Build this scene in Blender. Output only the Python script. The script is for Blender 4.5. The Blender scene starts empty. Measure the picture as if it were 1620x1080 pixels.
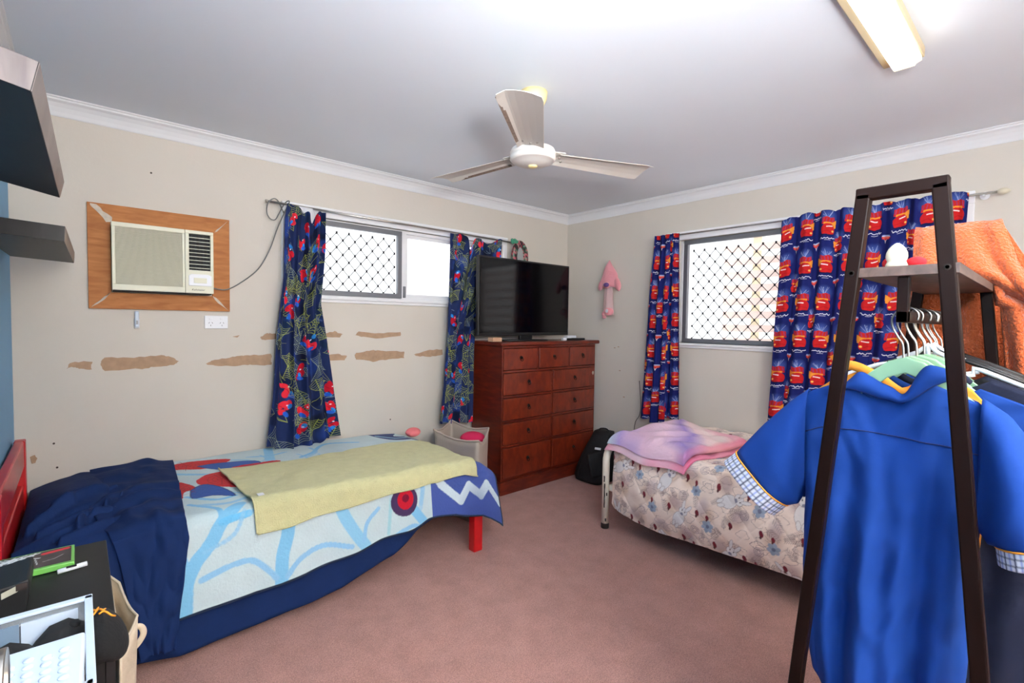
import bpy, math, random
import numpy as np
from mathutils import Vector, Matrix
random.seed(7); rng = np.random.RandomState(11)
SC = bpy.context.scene
COL = SC.collection
PI = math.pi
LOC = {}

# ------------------------------------------------------------------ materials
def lin(c):
    return tuple((x/255/12.92 if x/255 <= .04045 else ((x/255+.055)/1.055)**2.4) for x in c)

def mat(name, rgb, rough=.6, metal=0., bump=0., bscale=40., var=0., vscale=8., spec=.5, sheen=0., attr=False,
        wood=None, coat=0., alpha=1., trans=0., weave=0., emis=None, estr=0.):
    m = bpy.data.materials.new(name); m.use_nodes = True
    nt = m.node_tree; N = nt.nodes; L = nt.links
    b = N['Principled BSDF']
    c = lin(rgb)
    b.inputs['Base Color'].default_value = (*c, 1)
    b.inputs['Roughness'].default_value = rough
    b.inputs['Metallic'].default_value = metal
    b.inputs['Specular IOR Level'].default_value = spec
    b.inputs['Sheen Weight'].default_value = sheen
    b.inputs['Coat Weight'].default_value = coat
    b.inputs['Transmission Weight'].default_value = trans
    b.inputs['Alpha'].default_value = alpha
    if emis is not None:
        b.inputs['Emission Color'].default_value = (*lin(emis), 1); b.inputs['Emission Strength'].default_value = estr
    tc = N.new('ShaderNodeTexCoord')
    src = None
    if attr:
        a = N.new('ShaderNodeAttribute'); a.attribute_name = 'Col'; src = a.outputs['Color']
    if wood is not None:
        mp = N.new('ShaderNodeMapping'); mp.inputs['Scale'].default_value = wood[1]
        L.new(tc.outputs['Object'], mp.inputs[0])
        n = N.new('ShaderNodeTexNoise'); n.inputs['Scale'].default_value = 4; n.inputs['Detail'].default_value = 6
        n.inputs['Distortion'].default_value = .6
        L.new(mp.outputs[0], n.inputs[0])
        r = N.new('ShaderNodeValToRGB'); r.color_ramp.elements[0].position = .35; r.color_ramp.elements[1].position = .68
        r.color_ramp.elements[0].color = (*lin(wood[0]), 1); r.color_ramp.elements[1].color = (*c, 1)
        L.new(n.outputs['Fac'], r.inputs[0]); src = r.outputs[0]
    if var:
        n = N.new('ShaderNodeTexNoise'); n.inputs['Scale'].default_value = vscale; n.inputs['Detail'].default_value = 5
        L.new(tc.outputs['Object'], n.inputs[0])
        mr = N.new('ShaderNodeMapRange'); mr.inputs[1].default_value = .3; mr.inputs[2].default_value = .7
        mr.inputs[3].default_value = 1-var; mr.inputs[4].default_value = 1+var
        L.new(n.outputs['Fac'], mr.inputs[0])
        mx = N.new('ShaderNodeVectorMath'); mx.operation = 'SCALE'
        if src: L.new(src, mx.inputs[0])
        else: mx.inputs[0].default_value = c
        L.new(mr.outputs[0], mx.inputs['Scale']); src = mx.outputs[0]
    if src: L.new(src, b.inputs['Base Color'])
    if bump:
        n = N.new('ShaderNodeTexNoise'); n.inputs['Scale'].default_value = bscale; n.inputs['Detail'].default_value = 4
        L.new(tc.outputs['Object'], n.inputs[0])
        bp = N.new('ShaderNodeBump'); bp.inputs['Strength'].default_value = bump; bp.inputs['Distance'].default_value = .01
        L.new(n.outputs['Fac'], bp.inputs['Height']); L.new(bp.outputs[0], b.inputs['Normal'])
    return m

M = {}
M['wall'] = mat('wall_paint', (203,196,186), .7, var=.02, vscale=2.5, bump=.05, bscale=60)
M['blue_wall'] = mat('blue_wall_paint', (112,165,205), .6, var=.03, vscale=3)
M['ceiling'] = mat('ceiling_paint', (224,230,238), .8, var=.012, vscale=1.5)
M['cornice'] = mat('cornice_paint', (222,223,226), .6)
M['trim'] = mat('white_gloss_trim', (232,232,234), .35)
M['carpet'] = mat('pink_carpet', (180,132,122), .97, var=.09, vscale=9, bump=.5, bscale=330, spec=.1, sheen=.2)
def carpet_nodes():
    nt = M['carpet'].node_tree; N = nt.nodes; L = nt.links
    b = N['Principled BSDF']; old = b.inputs['Base Color'].links[0].from_socket
    tc = N.new('ShaderNodeTexCoord'); v = N.new('ShaderNodeTexNoise'); v.inputs['Scale'].default_value = 240; v.inputs['Detail'].default_value = 3
    L.new(tc.outputs['Object'], v.inputs[0])
    mr = N.new('ShaderNodeMapRange'); mr.inputs[1].default_value = .3; mr.inputs[2].default_value = .7; mr.inputs[3].default_value = .68; mr.inputs[4].default_value = 1.28
    L.new(v.outputs['Fac'], mr.inputs[0])
    s = N.new('ShaderNodeVectorMath'); s.operation = 'SCALE'; L.new(old, s.inputs[0]); L.new(mr.outputs[0], s.inputs['Scale'])
    L.new(s.outputs[0], b.inputs['Base Color'])
carpet_nodes()
M['peel'] = mat('bare_plasterboard_paper', (168,138,112), .9, var=.12, vscale=30)
M['alu'] = mat('grey_aluminium', (120,122,128), .45, metal=.5)
M['mesh'] = mat('dark_grey_mesh', (46,47,50), .7, spec=.2)
M['glass'] = mat('window_glass', (250,252,252), .05, alpha=.12)
M['chrome'] = mat('chrome', (200,200,198), .18, metal=1)
M['steel'] = mat('brushed_steel', (170,165,158), .3, metal=1)
M['cedar'] = mat('orange_timber', (186,124,74), .65, wood=((160,100,56), (2,2,10)), spec=.25)
M['scuff'] = mat('worn_filler', (196,186,172), .9, var=.1, vscale=60)
M['acplastic'] = mat('cream_plastic', (222,221,200), .5)
M['acgrille'] = mat('grey_beige_grille', (186,182,162), .6)
M['black'] = mat('black_recess', (16,16,17), .7)
M['white_plastic'] = mat('white_plastic', (232,234,238), .4)
M['grey_cable'] = mat('grey_cable_sheath', (112,114,112), .5)
M['print'] = mat('printed_cotton', (255,255,255), .85, attr=True, bump=.06, bscale=300, sheen=.0, spec=.15)
M['fleece'] = mat('printed_fleece', (255,255,255), .95, attr=True, bump=.35, bscale=90, sheen=.08, spec=.1)
M['quiltprint'] = mat('printed_quilt', (255,255,255), .9, attr=True, bump=.45, bscale=22, sheen=.15, spec=.15)
M['lining'] = mat('white_lining', (205,207,212), .85)
M['cherry'] = mat('reddish_brown_timber', (118,40,18), .36, wood=((84,24,12), (2,2,9)), coat=.3)
M['cherry_d'] = mat('reddish_brown_front', (128,46,20), .36, wood=((98,30,14), (6,2,3)), coat=.3)
M['knob'] = mat('dark_pewter', (40,34,30), .4, metal=.8)
M['tv'] = mat('black_tv_plastic', (14,14,16), .4)
M['tvscreen'] = mat('tv_glass', (3,3,5), .1, spec=.35)
M['card'] = mat('tan_cardboard', (190,150,120), .8)
M['hamper'] = mat('beige_canvas', (176,162,150), .9, bump=.25, bscale=25)
M['hamper_in'] = mat('beige_canvas_inside', (150,138,124), .9, bump=.25, bscale=25)
M['pink'] = mat('salmon_pink_cloth', (225,118,122), .9, bump=.3, bscale=60)
M['magenta'] = mat('magenta_cloth', (200,26,80), .9, bump=.3, bscale=60)
M['red_paint'] = mat('red_painted_timber', (192,16,22), .4, coat=.3, var=.1, vscale=20)
M['navy'] = mat('navy_cotton', (18,40,86), .85, bump=.25, bscale=28, sheen=.0, spec=.2, var=.06, vscale=12)
M['mattress'] = mat('grey_mattress', (60,60,70), .9)
M['towel_green'] = mat('pale_green_towelling', (208,204,156), .97, bump=.7, bscale=180, sheen=.15, spec=.1, var=.05, vscale=25)
M['towel_orange'] = mat('orange_towelling', (192,92,48), .97, bump=1., bscale=150, sheen=.3, spec=.1, var=.08, vscale=60)
M['white_metal'] = mat('cream_enamelled_steel', (234,226,208), .35, coat=.3)
M['rust'] = mat('chipped_dark_steel', (44,32,28), .8)
M['backpack'] = mat('black_nylon', (14,14,17), .75, bump=.3, bscale=40)
M['rack'] = mat('dark_brown_enamel', (26,14,11), .42, spec=.1)
M['rackwood'] = mat('dark_oak_laminate', (98,78,70), .5, wood=((66,50,45), (2,9,9)))
M['mint'] = mat('mint_plastic', (142,182,146), .5)
M['blackplastic'] = mat('black_plastic', (20,20,22), .5)
M['blue_shirt'] = mat('royal_blue_polycotton', (16,60,138), .8, bump=.12, bscale=30, sheen=.0, spec=.25, var=.03, vscale=10)
M['blue_seam'] = mat('blue_stitching', (18,34,92), .8)
M['check'] = mat('checked_cuff_cloth', (255,255,255), .85, attr=True)
M['orange_pipe'] = mat('orange_piping', (235,150,40), .7)
M['orange_cloth'] = mat('amber_cotton', (236,152,48), .85, bump=.3, bscale=30)
M['dark_cloth'] = mat('black_cotton', (18,18,20), .9, bump=.3, bscale=30)
M['navy_cloth'] = mat('dark_navy_cotton', (11,19,46), .9, bump=.3, bscale=30)
M['finial'] = mat('ivory_ceramic', (208,200,178), .4)
M['red_soft'] = mat('red_plush', (200,30,40), .9, bump=.4, bscale=120)
M['desk'] = mat('black_brown_laminate', (18,19,21), .5)
M['shelf'] = mat('espresso_laminate', (30,27,28), .45, spec=.3, wood=((20,18,19), (9,2,2)))
M['shelf_end'] = mat('grey_brown_edge', (128,116,112), .35, wood=((104,92,90), (9,2,2)))  # paler grey-brown for the edge bands than for the board
M['acrylic'] = mat('clear_acrylic', (225,232,240), .08, alpha=.28)
M['white_lid'] = mat('white_box_plastic', (196,208,222), .45)
M['canvas'] = mat('natural_canvas', (196,182,160), .9, bump=.3, bscale=60)
M['canvas_in'] = mat('silver_lining', (150,148,136), .6)
M['cap'] = mat('black_cap_cotton', (14,14,16), .95, bump=.2, bscale=100)
M['plushpink'] = mat('pink_plush', (228,150,158), .95, bump=.5, bscale=90, sheen=.5)
M['sheerpink'] = mat('pale_pink_mesh', (226,196,196), .9, alpha=.75)
M['purple'] = mat('purple_plush', (104,74,128), .9)
M['fan'] = mat('fan_cream_enamel', (204,198,190), .45)
M['fanhub'] = mat('fan_white_enamel', (226,222,216), .4)
M['fanyellow'] = mat('yellowed_plastic', (240,222,160), .45)
M['dust'] = mat('brown_dust', (122,104,92), .95, var=.3, vscale=90)
M['diffhouse'] = mat('tan_light_housing', (186,170,140), .5)
M['battens'] = mat('pale_painted_battens', (250,222,214), .8)
M['battens2'] = mat('cream_painted_post', (248,240,205), .8)
M['mirror'] = mat('mirror_glass', (210,215,220), .04, metal=1)
M['floral'] = mat('floral_fabric', (60,30,40), .8, attr=True)
M['screwhole'] = mat('screw_hole', (70,58,50), .9)

# ------------------------------------------------------------------ mesh helper
def world_of(parent):
    return LOC.get(parent.name, Vector((0,0,0))) if parent else Vector((0,0,0))

def setprops(o, label=None, cat=None, group=None, kind=None):
    if label: o['label'] = label
    if cat: o['category'] = cat
    if group: o['group'] = group
    if kind: o['kind'] = kind
    return o

def thing(name, loc, label, cat, group=None):
    o = bpy.data.objects.new(name, None); COL.objects.link(o); o.location = loc; o.empty_display_size = .05
    LOC[o.name] = Vector(loc)
    return setprops(o, label, cat, group)

class MB:
    def __init__(s): s.v = []; s.f = []; s.c = None; s.n = 0
    def add(s, vs, fs):
        o = s.n; vs = np.asarray(vs, float).reshape(-1,3); s.v.append(vs); s.n += len(vs)
        s.f += [tuple(i+o for i in f) for f in fs]; return s
    def box(s, a, b, R=None, at=(0,0,0)):
        x0,y0,z0 = a; x1,y1,z1 = b
        v = [(x0,y0,z0),(x1,y0,z0),(x1,y1,z0),(x0,y1,z0),(x0,y0,z1),(x1,y0,z1),(x1,y1,z1),(x0,y1,z1)]
        if R is not None: v = [tuple(R @ Vector(p) + Vector(at)) for p in v]
        return s.add(v, [(0,3,2,1),(4,5,6,7),(0,1,5,4),(1,2,6,5),(2,3,7,6),(3,0,4,7)])
    def tube(s, pts, r, n=10, closed=False, cap=True, flat=1.):
        P = [Vector(p) for p in pts]; k = len(P)
        rs = r if hasattr(r, '__len__') else [r]*k
        vs = []; up = None
        for i,p in enumerate(P):
            a = P[(i-1) % k] if (closed or i > 0) else P[i]
            b = P[(i+1) % k] if (closed or i < k-1) else P[i]
            t = (b-a); t = t.normalized() if t.length > 1e-9 else Vector((0,0,1))
            if up is None: up = Vector((0,0,1)) if abs(t.z) < .9 else Vector((1,0,0))
            u = up - t*up.dot(t)
            if u.length < 1e-6: u = t.orthogonal()
            u.normalize(); w = t.cross(u); up = u
            for j in range(n):
                a_ = 2*PI*j/n; vs.append(p + u*math.cos(a_)*rs[i] + w*math.sin(a_)*rs[i]*flat)
        fs = []
        for i in range(k if closed else k-1):
            for j in range(n):
                i2 = (i+1) % k; fs.append((i*n+j, i2*n+j, i2*n+(j+1)%n, i*n+(j+1)%n))
        if cap and not closed: fs.append(tuple(range(n))); fs.append(tuple((k-1)*n+j for j in reversed(range(n))))
        return s.add([tuple(v) for v in vs], fs)
    def lathe(s, prof, c, n=28, axis='z', R=None):
        vs = []
        for r,h in prof:
            for j in range(n):
                a = 2*PI*j/n; p = Vector((r*math.cos(a), r*math.sin(a), h))
                if axis == 'x': p = Vector((p.z, p.x, p.y))
                if axis == 'y': p = Vector((p.x, p.z, p.y))
                if R is not None: p = R @ p
                vs.append(tuple(p + Vector(c)))
        fs = []; k = len(prof)
        for i in range(k-1):
            for j in range(n): fs.append((i*n+j, i*n+(j+1)%n, (i+1)*n+(j+1)%n, (i+1)*n+j))
        fs.append(tuple(reversed(range(n)))); fs.append(tuple((k-1)*n+j for j in range(n)))
        return s.add(vs, fs)
    def prism(s, poly, f0, f1):
        """poly 2-D points; f0, f1 map a point to the two faces"""
        n = len(poly); vs = [f0(*p) for p in poly] + [f1(*p) for p in poly]
        fs = [tuple(reversed(range(n))), tuple(range(n, 2*n))] + [(i, (i+1)%n, n+(i+1)%n, n+i) for i in range(n)]
        return s.add(vs, fs)
    def grid(s, P, closed_u=False, cap=False):
        P = np.asarray(P, float); nv, nu = P.shape[:2]; fs = []
        jm = nu if closed_u else nu-1
        for i in range(nv-1):
            for j in range(jm):
                j2 = (j+1) % nu; fs.append((i*nu+j, i*nu+j2, (i+1)*nu+j2, (i+1)*nu+j))
        if cap: fs.append(tuple(reversed(range(nu)))); fs.append(tuple((nv-1)*nu+j for j in range(nu)))
        return s.add(P.reshape(-1,3), fs)
    def ball(s, c, r, n=16, m=10, R=None):
        rx,ry,rz = (r,r,r) if not hasattr(r,'__len__') else r
        P = []
        for i in range(m+1):
            a = PI*i/m
            row = [Vector((rx*math.sin(a)*math.cos(2*PI*j/n), ry*math.sin(a)*math.sin(2*PI*j/n), rz*math.cos(a))) for j in range(n)]
            if R is not None: row = [R @ p for p in row]
            P.append([tuple(p+Vector(c)) for p in row])
        return s.grid(P, closed_u=True)
    def build(s, name, material, parent=None, smooth=False, bevel=0., seg=2, solid=0., sub=0, colors=None, label=None, cat=None, group=None, kind=None, base=True, offset=1.):
        V = np.concatenate(s.v)
        if parent is None:
            mn, mx = V.min(0), V.max(0); o0 = Vector(((mn[0]+mx[0])/2, (mn[1]+mx[1])/2, mn[2])) if base else Vector((0,0,0))
        else: o0 = world_of(parent)
        V = V - np.array(o0)
        me = bpy.data.meshes.new(name)
        me.from_pydata(V.tolist(), [], s.f)
        if colors is not None:
            a = me.color_attributes.new('Col', 'FLOAT_COLOR', 'POINT')
            c = np.ones((len(V),4), np.float32); c[:,:3] = colors.reshape(-1,3); a.data.foreach_set('color', c.ravel())
        me.materials.append(material)
        me.polygons.foreach_set('use_smooth', [smooth]*len(me.polygons))
        me.update()
        o = bpy.data.objects.new(name, me); COL.objects.link(o)
        if parent: o.parent = parent; LOC[o.name] = o0.copy()
        else: o.location = o0; LOC[o.name] = o0.copy()
        if sub: md = o.modifiers.new('sub','SUBSURF'); md.levels = sub; md.render_levels = sub
        if solid: md = o.modifiers.new('solid','SOLIDIFY'); md.thickness = solid; md.offset = offset
        if bevel: md = o.modifiers.new('bevel','BEVEL'); md.width = bevel; md.segments = seg; md.limit_method = 'ANGLE'
        return setprops(o, label, cat, group, kind)

def gridmesh(name, P, material, parent=None, colors=None, solid=0., **k):
    """fast path for dense cloth grids"""
    P = np.asarray(P, float); nv, nu = P.shape[:2]
    V = P.reshape(-1,3)
    if parent is None:
        mn, mx = V.min(0), V.max(0); o0 = Vector(((mn[0]+mx[0])/2, (mn[1]+mx[1])/2, mn[2]))
    else: o0 = world_of(parent)
    V = V - np.array(o0)
    i, j = np.meshgrid(np.arange(nv-1), np.arange(nu-1), indexing='ij')
    a = (i*nu+j).ravel(); F = np.stack([a, a+1, a+nu+1, a+nu], 1).astype(np.int32)
    me = bpy.data.meshes.new(name)
    me.vertices.add(len(V)); me.vertices.foreach_set('co', V.astype(np.float32).ravel())
    me.loops.add(F.size); me.loops.foreach_set('vertex_index', F.ravel())
    me.polygons.add(len(F)); me.polygons.foreach_set('loop_start', np.arange(0, F.size, 4, dtype=np.int32))
    me.polygons.foreach_set('use_smooth', np.ones(len(F), bool))
    me.update(calc_edges=True)
    if colors is not None:
        at = me.color_attributes.new('Col', 'FLOAT_COLOR', 'POINT')
        c = np.ones((len(V),4), np.float32); c[:,:3] = colors.reshape(-1,3); at.data.foreach_set('color', c.ravel())
    me.materials.append(material)
    o = bpy.data.objects.new(name, me); COL.objects.link(o)
    if parent: o.parent = parent; LOC[o.name] = o0.copy()
    else: o.location = o0; LOC[o.name] = o0.copy()
    if solid: md = o.modifiers.new('solid','SOLIDIFY'); md.thickness = solid; md.offset = k.get('offset', 0)
    return setprops(o, k.get('label'), k.get('cat'), k.get('group'), k.get('kind'))

def copy_tree(root, loc=None, label=None, rotz=None, dloc=None):
    r = root.copy(); COL.objects.link(r)
    if loc is not None: r.location = loc
    if dloc is not None: r.location = Vector(root.location) + Vector(dloc)
    if rotz is not None: r.rotation_euler = (0,0,rotz)
    if label: r['label'] = label
    LOC[r.name] = Vector(r.location)
    for ch in list(root.children):
        c = ch.copy(); COL.objects.link(c); c.parent = r
        for g in list(ch.children):
            d = g.copy(); COL.objects.link(d); d.parent = c
    return r

def text_mesh(body, size, extrude, mtx, name, material, parent, shear=0.):
    cu = bpy.data.curves.new('t', 'FONT'); cu.body = body; cu.size = size; cu.extrude = extrude; cu.shear = shear; cu.resolution_u = 2
    to = bpy.data.objects.new('t', cu); me = bpy.data.meshes.new_from_object(to)
    me.transform(mtx); me.transform(Matrix.Translation(-world_of(parent))); me.name = name
    bpy.data.objects.remove(to); me.materials.clear(); me.materials.append(material)
    o = bpy.data.objects.new(name, me); COL.objects.link(o); o.parent = parent
    return o

# ------------------------------------------------------------------ print painter (colours of printed cloth)
class Print:
    def __init__(s, w, h, nx, ny, base):
        s.w, s.h, s.nx, s.ny = w, h, nx, ny
        s.C = np.ones((ny, nx, 3))*np.array(lin(base))
        s.xs = np.linspace(0, w, nx); s.ys = np.linspace(0, h, ny)
    def win(s, x0, x1, y0, y1):
        i0 = np.searchsorted(s.ys, y0); i1 = np.searchsorted(s.ys, y1); j0 = np.searchsorted(s.xs, x0); j1 = np.searchsorted(s.xs, x1)
        if i1 <= i0 or j1 <= j0: return None
        X, Y = np.meshgrid(s.xs[j0:j1], s.ys[i0:i1]); return slice(i0,i1), slice(j0,j1), X, Y
    def put(s, w, mask, col, a=1.):
        si, sj, X, Y = w; m = (mask*a)[...,None]; s.C[si,sj] = s.C[si,sj]*(1-m) + np.array(lin(col))*m
    def ell(s, cx, cy, rx, ry, ang, col, a=1., soft=.0):
        r = max(rx,ry)*(1.3+soft*1.5); w = s.win(cx-r,cx+r,cy-r,cy+r)
        if w is None: return
        X, Y = w[2]-cx, w[3]-cy; c, d = math.cos(ang), math.sin(ang)
        q = np.sqrt(((X*c+Y*d)/rx)**2 + ((-X*d+Y*c)/ry)**2)
        if soft: m = np.clip((1+soft-q)/(2*soft), 0, 1)
        else:
            e = (s.w/s.nx)/min(rx,ry)*.7; m = np.clip((1-q)/e+.5, 0, 1)
        s.put(w, m, col, a)
    def seg(s, p, q, wd, col, a=1., soft=0.):
        e = wd+soft+.01; w = s.win(min(p[0],q[0])-e, max(p[0],q[0])+e, min(p[1],q[1])-e, max(p[1],q[1])+e)
        if w is None: return
        X, Y = w[2], w[3]; d = np.array(q)-np.array(p); L2 = d@d+1e-12
        t = np.clip(((X-p[0])*d[0]+(Y-p[1])*d[1])/L2, 0, 1)
        D = np.hypot(X-p[0]-t*d[0], Y-p[1]-t*d[1]); sf = max(soft, s.w/s.nx*.6)
        s.put(w, np.clip((wd/2-D)/sf+.5, 0, 1), col, a)
    def line(s, pts, wd, col, a=1., soft=0., curve=0):
        if curve: pts = spline(pts, curve)
        for p,q in zip(pts[:-1], pts[1:]): s.seg(p, q, wd, col, a, soft)
    def poly(s, pts, col, a=1., curve=0):
        if curve: pts = spline(list(pts)+[pts[0]], curve)[:-1]
        pts = np.array(pts); w = s.win(pts[:,0].min(), pts[:,0].max(), pts[:,1].min(), pts[:,1].max())
        if w is None: return
        X, Y = w[2], w[3]; m = np.zeros(X.shape, bool); n = len(pts)
        for i in range(n):
            x0,y0 = pts[i]; x1,y1 = pts[(i+1)%n]
            if y0 == y1: continue
            c = ((Y >= min(y0,y1)) & (Y < max(y0,y1)))
            m ^= c & (X < (x1-x0)*(Y-y0)/(y1-y0)+x0)
        s.put(w, m.astype(float), col, a)
    def mottle(s, amt, cells):
        gy = max(2,int(cells*s.h/s.w)); g = rng.rand(gy+1, cells+1)
        yy = np.linspace(0, gy-1e-6, s.ny); xx = np.linspace(0, cells-1e-6, s.nx)
        i = yy.astype(int); j = xx.astype(int); fy = (yy-i)[:,None]; fx = (xx-j)[None]
        v = g[i][:,j]*(1-fy)*(1-fx)+g[i+1][:,j]*fy*(1-fx)+g[i][:,j+1]*(1-fy)*fx+g[i+1][:,j+1]*fy*fx
        s.C *= (1+amt*(v-.5)*2)[...,None]

def spline(pts, k=6):
    P = [np.array(p, float) for p in pts]; P = [2*P[0]-P[1]]+P+[2*P[-1]-P[-2]]; out = []
    for i in range(1, len(P)-2):
        a,b,c,d = P[i-1:i+3]
        for t in np.linspace(0,1,k,endpoint=False):
            out.append(tuple(.5*((2*b)+(-a+c)*t+(2*a-5*b+4*c-d)*t*t+(-a+3*b-3*c+d)*t**3)))
    out.append(tuple(P[-2])); return out

def noise1(n, cells, amp):
    g = rng.rand(cells+2)*2-1; x = np.linspace(0, cells, n); i = np.minimum(x.astype(int), cells); f = x-i; f = f*f*(3-2*f)
    return amp*(g[i]*(1-f)+g[i+1]*f)
def noise2(ny, nx, cy, cx, amp):
    g = rng.rand(cy+2, cx+2)*2-1
    y = np.linspace(0,cy,ny); x = np.linspace(0,cx,nx); i = np.minimum(y.astype(int),cy); j = np.minimum(x.astype(int),cx)
    fy = (y-i)[:,None]; fx = (x-j)[None]; fy = fy*fy*(3-2*fy); fx = fx*fx*(3-2*fx)
    return amp*(g[i][:,j]*(1-fy)*(1-fx)+g[i+1][:,j]*fy*(1-fx)+g[i][:,j+1]*(1-fy)*fx+g[i+1][:,j+1]*fy*fx)

# ------------------------------------------------------------------ room shell
XL, XB, YA, YF, ZC = -.235, 3.592, 3.25, -1.35, 2.383
HH = 2.302                                   # underside of the cornice
fl = MB().box((XL-.15,YF-.15,-.12),(XB+.15,YA+.15,0)).build('floor', M['carpet'], kind='structure')
ce = MB().box((XL-.15,YF-.15,ZC),(XB+.15,YA+.15,ZC+.12)).build('ceiling', M['ceiling'], kind='structure')
# back wall with its window opening
AX0, AX1, AZ0, AZ1 = 1.0, 2.76, 1.495, 2.02
w = MB()
w.box((XL-.12,YA,0),(AX0,YA+.12,ZC)).box((AX1,YA,0),(XB+.12,YA+.12,ZC)).box((AX0,YA,0),(AX1,YA+.12,AZ0)).box((AX0,YA,AZ1),(AX1,YA+.12,ZC))
wall_back = w.build('wall_back', M['wall'], kind='structure')
BY0, BY1, BZ0, BZ1 = .39, 2.06, 1.20, 2.02
w = MB()
w.box((XB,YF-.12,0),(XB+.12,BY0,ZC)).box((XB,BY1,0),(XB+.12,YA,ZC)).box((XB,BY0,0),(XB+.12,BY1,BZ0)).box((XB,BY0,BZ1),(XB+.12,BY1,ZC))
wall_right = w.build('wall_right', M['wall'], kind='structure')
MB().box((XL-.12,YF-.12,0),(XL,YA,ZC)).build('wall_left', M['blue_wall'], kind='structure')
MB().box((XL,YF-.12,0),(XB,YF,ZC)).build('wall_front', M['wall'], kind='structure')
# cornices
prof = [(0,HH),(.003,HH),(.006,HH+.004),(.012,HH+.02),(.022,HH+.04),(.036,HH+.056),(.05,HH+.064),(.052,HH+.072),(.06,HH+.074),(.062,ZC-.001),(.0,ZC-.001)]
def cornice(name, f):
    MB().prism(prof, lambda a,b: f(0,a,b), lambda a,b: f(1,a,b)).build(name, M['cornice'], kind='structure')
cornice('trim_1', lambda t,a,b: (XL+a if t==0 else XB-a, YA-a, b))
cornice('trim_2', lambda t,a,b: (XB-a, YF+a if t==0 else YA-a, b))
cornice('trim_3', lambda t,a,b: (XL+a, YF+a if t==0 else YA-a, b))
cornice('trim_4', lambda t,a,b: (XL+a if t==0 else XB-a, YF+a, b))
for nm, a, b in (('baseboard_back',(XL,YA-.014,0),(XB,YA,.07)),('baseboard_right',(XB-.014,YF,0),(XB,YA-.014,.07)),('baseboard_left',(XL,YF,0),(XL+.014,YA-.014,.07))):
    MB().box(a,b).build(nm, M['trim'], kind='structure', bevel=.004)

# peeled paint on the back wall
def jag(pts, amp=.004, k=4):
    out = []
    n = len(pts)
    for i in range(n):
        a, b = pts[i], pts[(i+1)%n]
        for t in range(k): 
            f = t/k; out.append((a[0]+(b[0]-a[0])*f + random.uniform(-amp,amp), a[1]+(b[1]-a[1])*f + random.uniform(-amp,amp)))
    return out
patches = [
 [(-.049,1.084),(-.032,1.114),(.046,1.117),(.045,1.076),(-.003,1.082),(-.026,1.092)],
 [(.083,1.122),(.098,1.132),(.218,1.13),(.333,1.136),(.39,1.124),(.41,1.1),(.389,1.082),(.318,1.078),(.25,1.068),(.094,1.067),(.082,1.087)],
 [(.539,1.079),(.571,1.099),(.651,1.111),(.711,1.12),(.769,1.122),(.89,1.126),(.89,1.056),(.786,1.064),(.717,1.063),(.602,1.065)],
 [(.825,1.228),(.858,1.251),(.886,1.255),(.92,1.25),(.92,1.218),(.84,1.216)],
 [(1.2,1.249),(1.29,1.266),(1.342,1.245),(1.324,1.227),(1.2,1.230)],
 [(1.427,1.24),(1.454,1.262),(1.611,1.252),(1.782,1.261),(1.782,1.233),(1.611,1.216),(1.491,1.226)],
 [(1.2,1.106),(1.311,1.112),(1.373,1.097),(1.355,1.072),(1.2,1.072)],
 [(1.427,1.095),(1.436,1.117),(1.563,1.131),(1.66,1.124),(1.814,1.115),(1.809,1.068),(1.686,1.063),(1.563,1.05),(1.436,1.073)],
 [(1.889,1.089),(2.005,1.119),(2.149,1.125),(2.15,1.08),(2.034,1.069),(1.922,1.078)],
 [(.675,1.237),(.715,1.244),(.702,1.229)],
 [(-.183,.667),(-.167,.676),(-.159,.657),(-.166,.636),(-.179,.636)]]
for p in patches:
    small = (max(a for a,_ in p)-min(a for a,_ in p)) < .06
    MB().prism(jag(p, .0015 if small else .0035, 2 if small else 5), lambda a,b: (a,YA-.0012,b), lambda a,b: (a,YA+.003,b)).build('peeled_paint_patch', M['peel'], wall_back)
for (x,z) in ((2.98,1.99),(2.98,1.965),(-.09,.60),(-.1,.72),(.3,2.11),(1.7,.62)):
    MB().lathe([(.005,0),(.005,.002)], (x,YA-.0015,z), 8, 'y').build('screw_hole', M['screwhole'], wall_back)
for (y,z) in ((2.62,1.14),(2.6,.93),(2.55,.70),(2.66,1.13)):
    MB().box((XB-.0015,y-.008,z-.004),(XB+.001,y+.008,z+.003)).build('wall_chip', M['peel'], wall_right)

# ------------------------------------------------------------------ windows
def diamond_mesh(name, f, a0, a1, z0, z1, pitch_a, pitch_z, parent):
    """f(a, z) -> point; wires run diagonally with little clips at the crossings"""
    m = MB(); na = int((a1-a0)/pitch_a)+3; nz = int((z1-z0)/pitch_z)+3
    for i in range(-nz*1-1, na+1):
        for sgn in (1,-1):
            x0 = a0 + i*pitch_a if sgn > 0 else a0 + (i+nz)*pitch_a
            pts = []
            for k in range(2*nz+1):
                a = x0 + sgn*k*pitch_a/2; z = z0 + k*pitch_z/2
                if a0-1e-6 <= a <= a1+1e-6 and z <= z1+1e-6: pts.append(f(a, z))
            if len(pts) > 1: m.tube(pts, .0025, 5)
    mesh = m.build(name, M['mesh'], parent)
    c = MB()
    for i in range(0, na+1):
        for k in range(0, 2*nz+1):
            a = a0 + i*pitch_a + (k%2)*pitch_a/2; z = z0 + k*pitch_z/2
            if a0 <= a <= a1 and z0 <= z <= z1:
                p = Vector(f(a,z)); c.box((p.x-.005,p.y-.005,p.z-.009),(p.x+.005,p.y+.005,p.z+.009))
    c.build('mesh_clips', M['mesh'], parent, kind='stuff')

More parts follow.
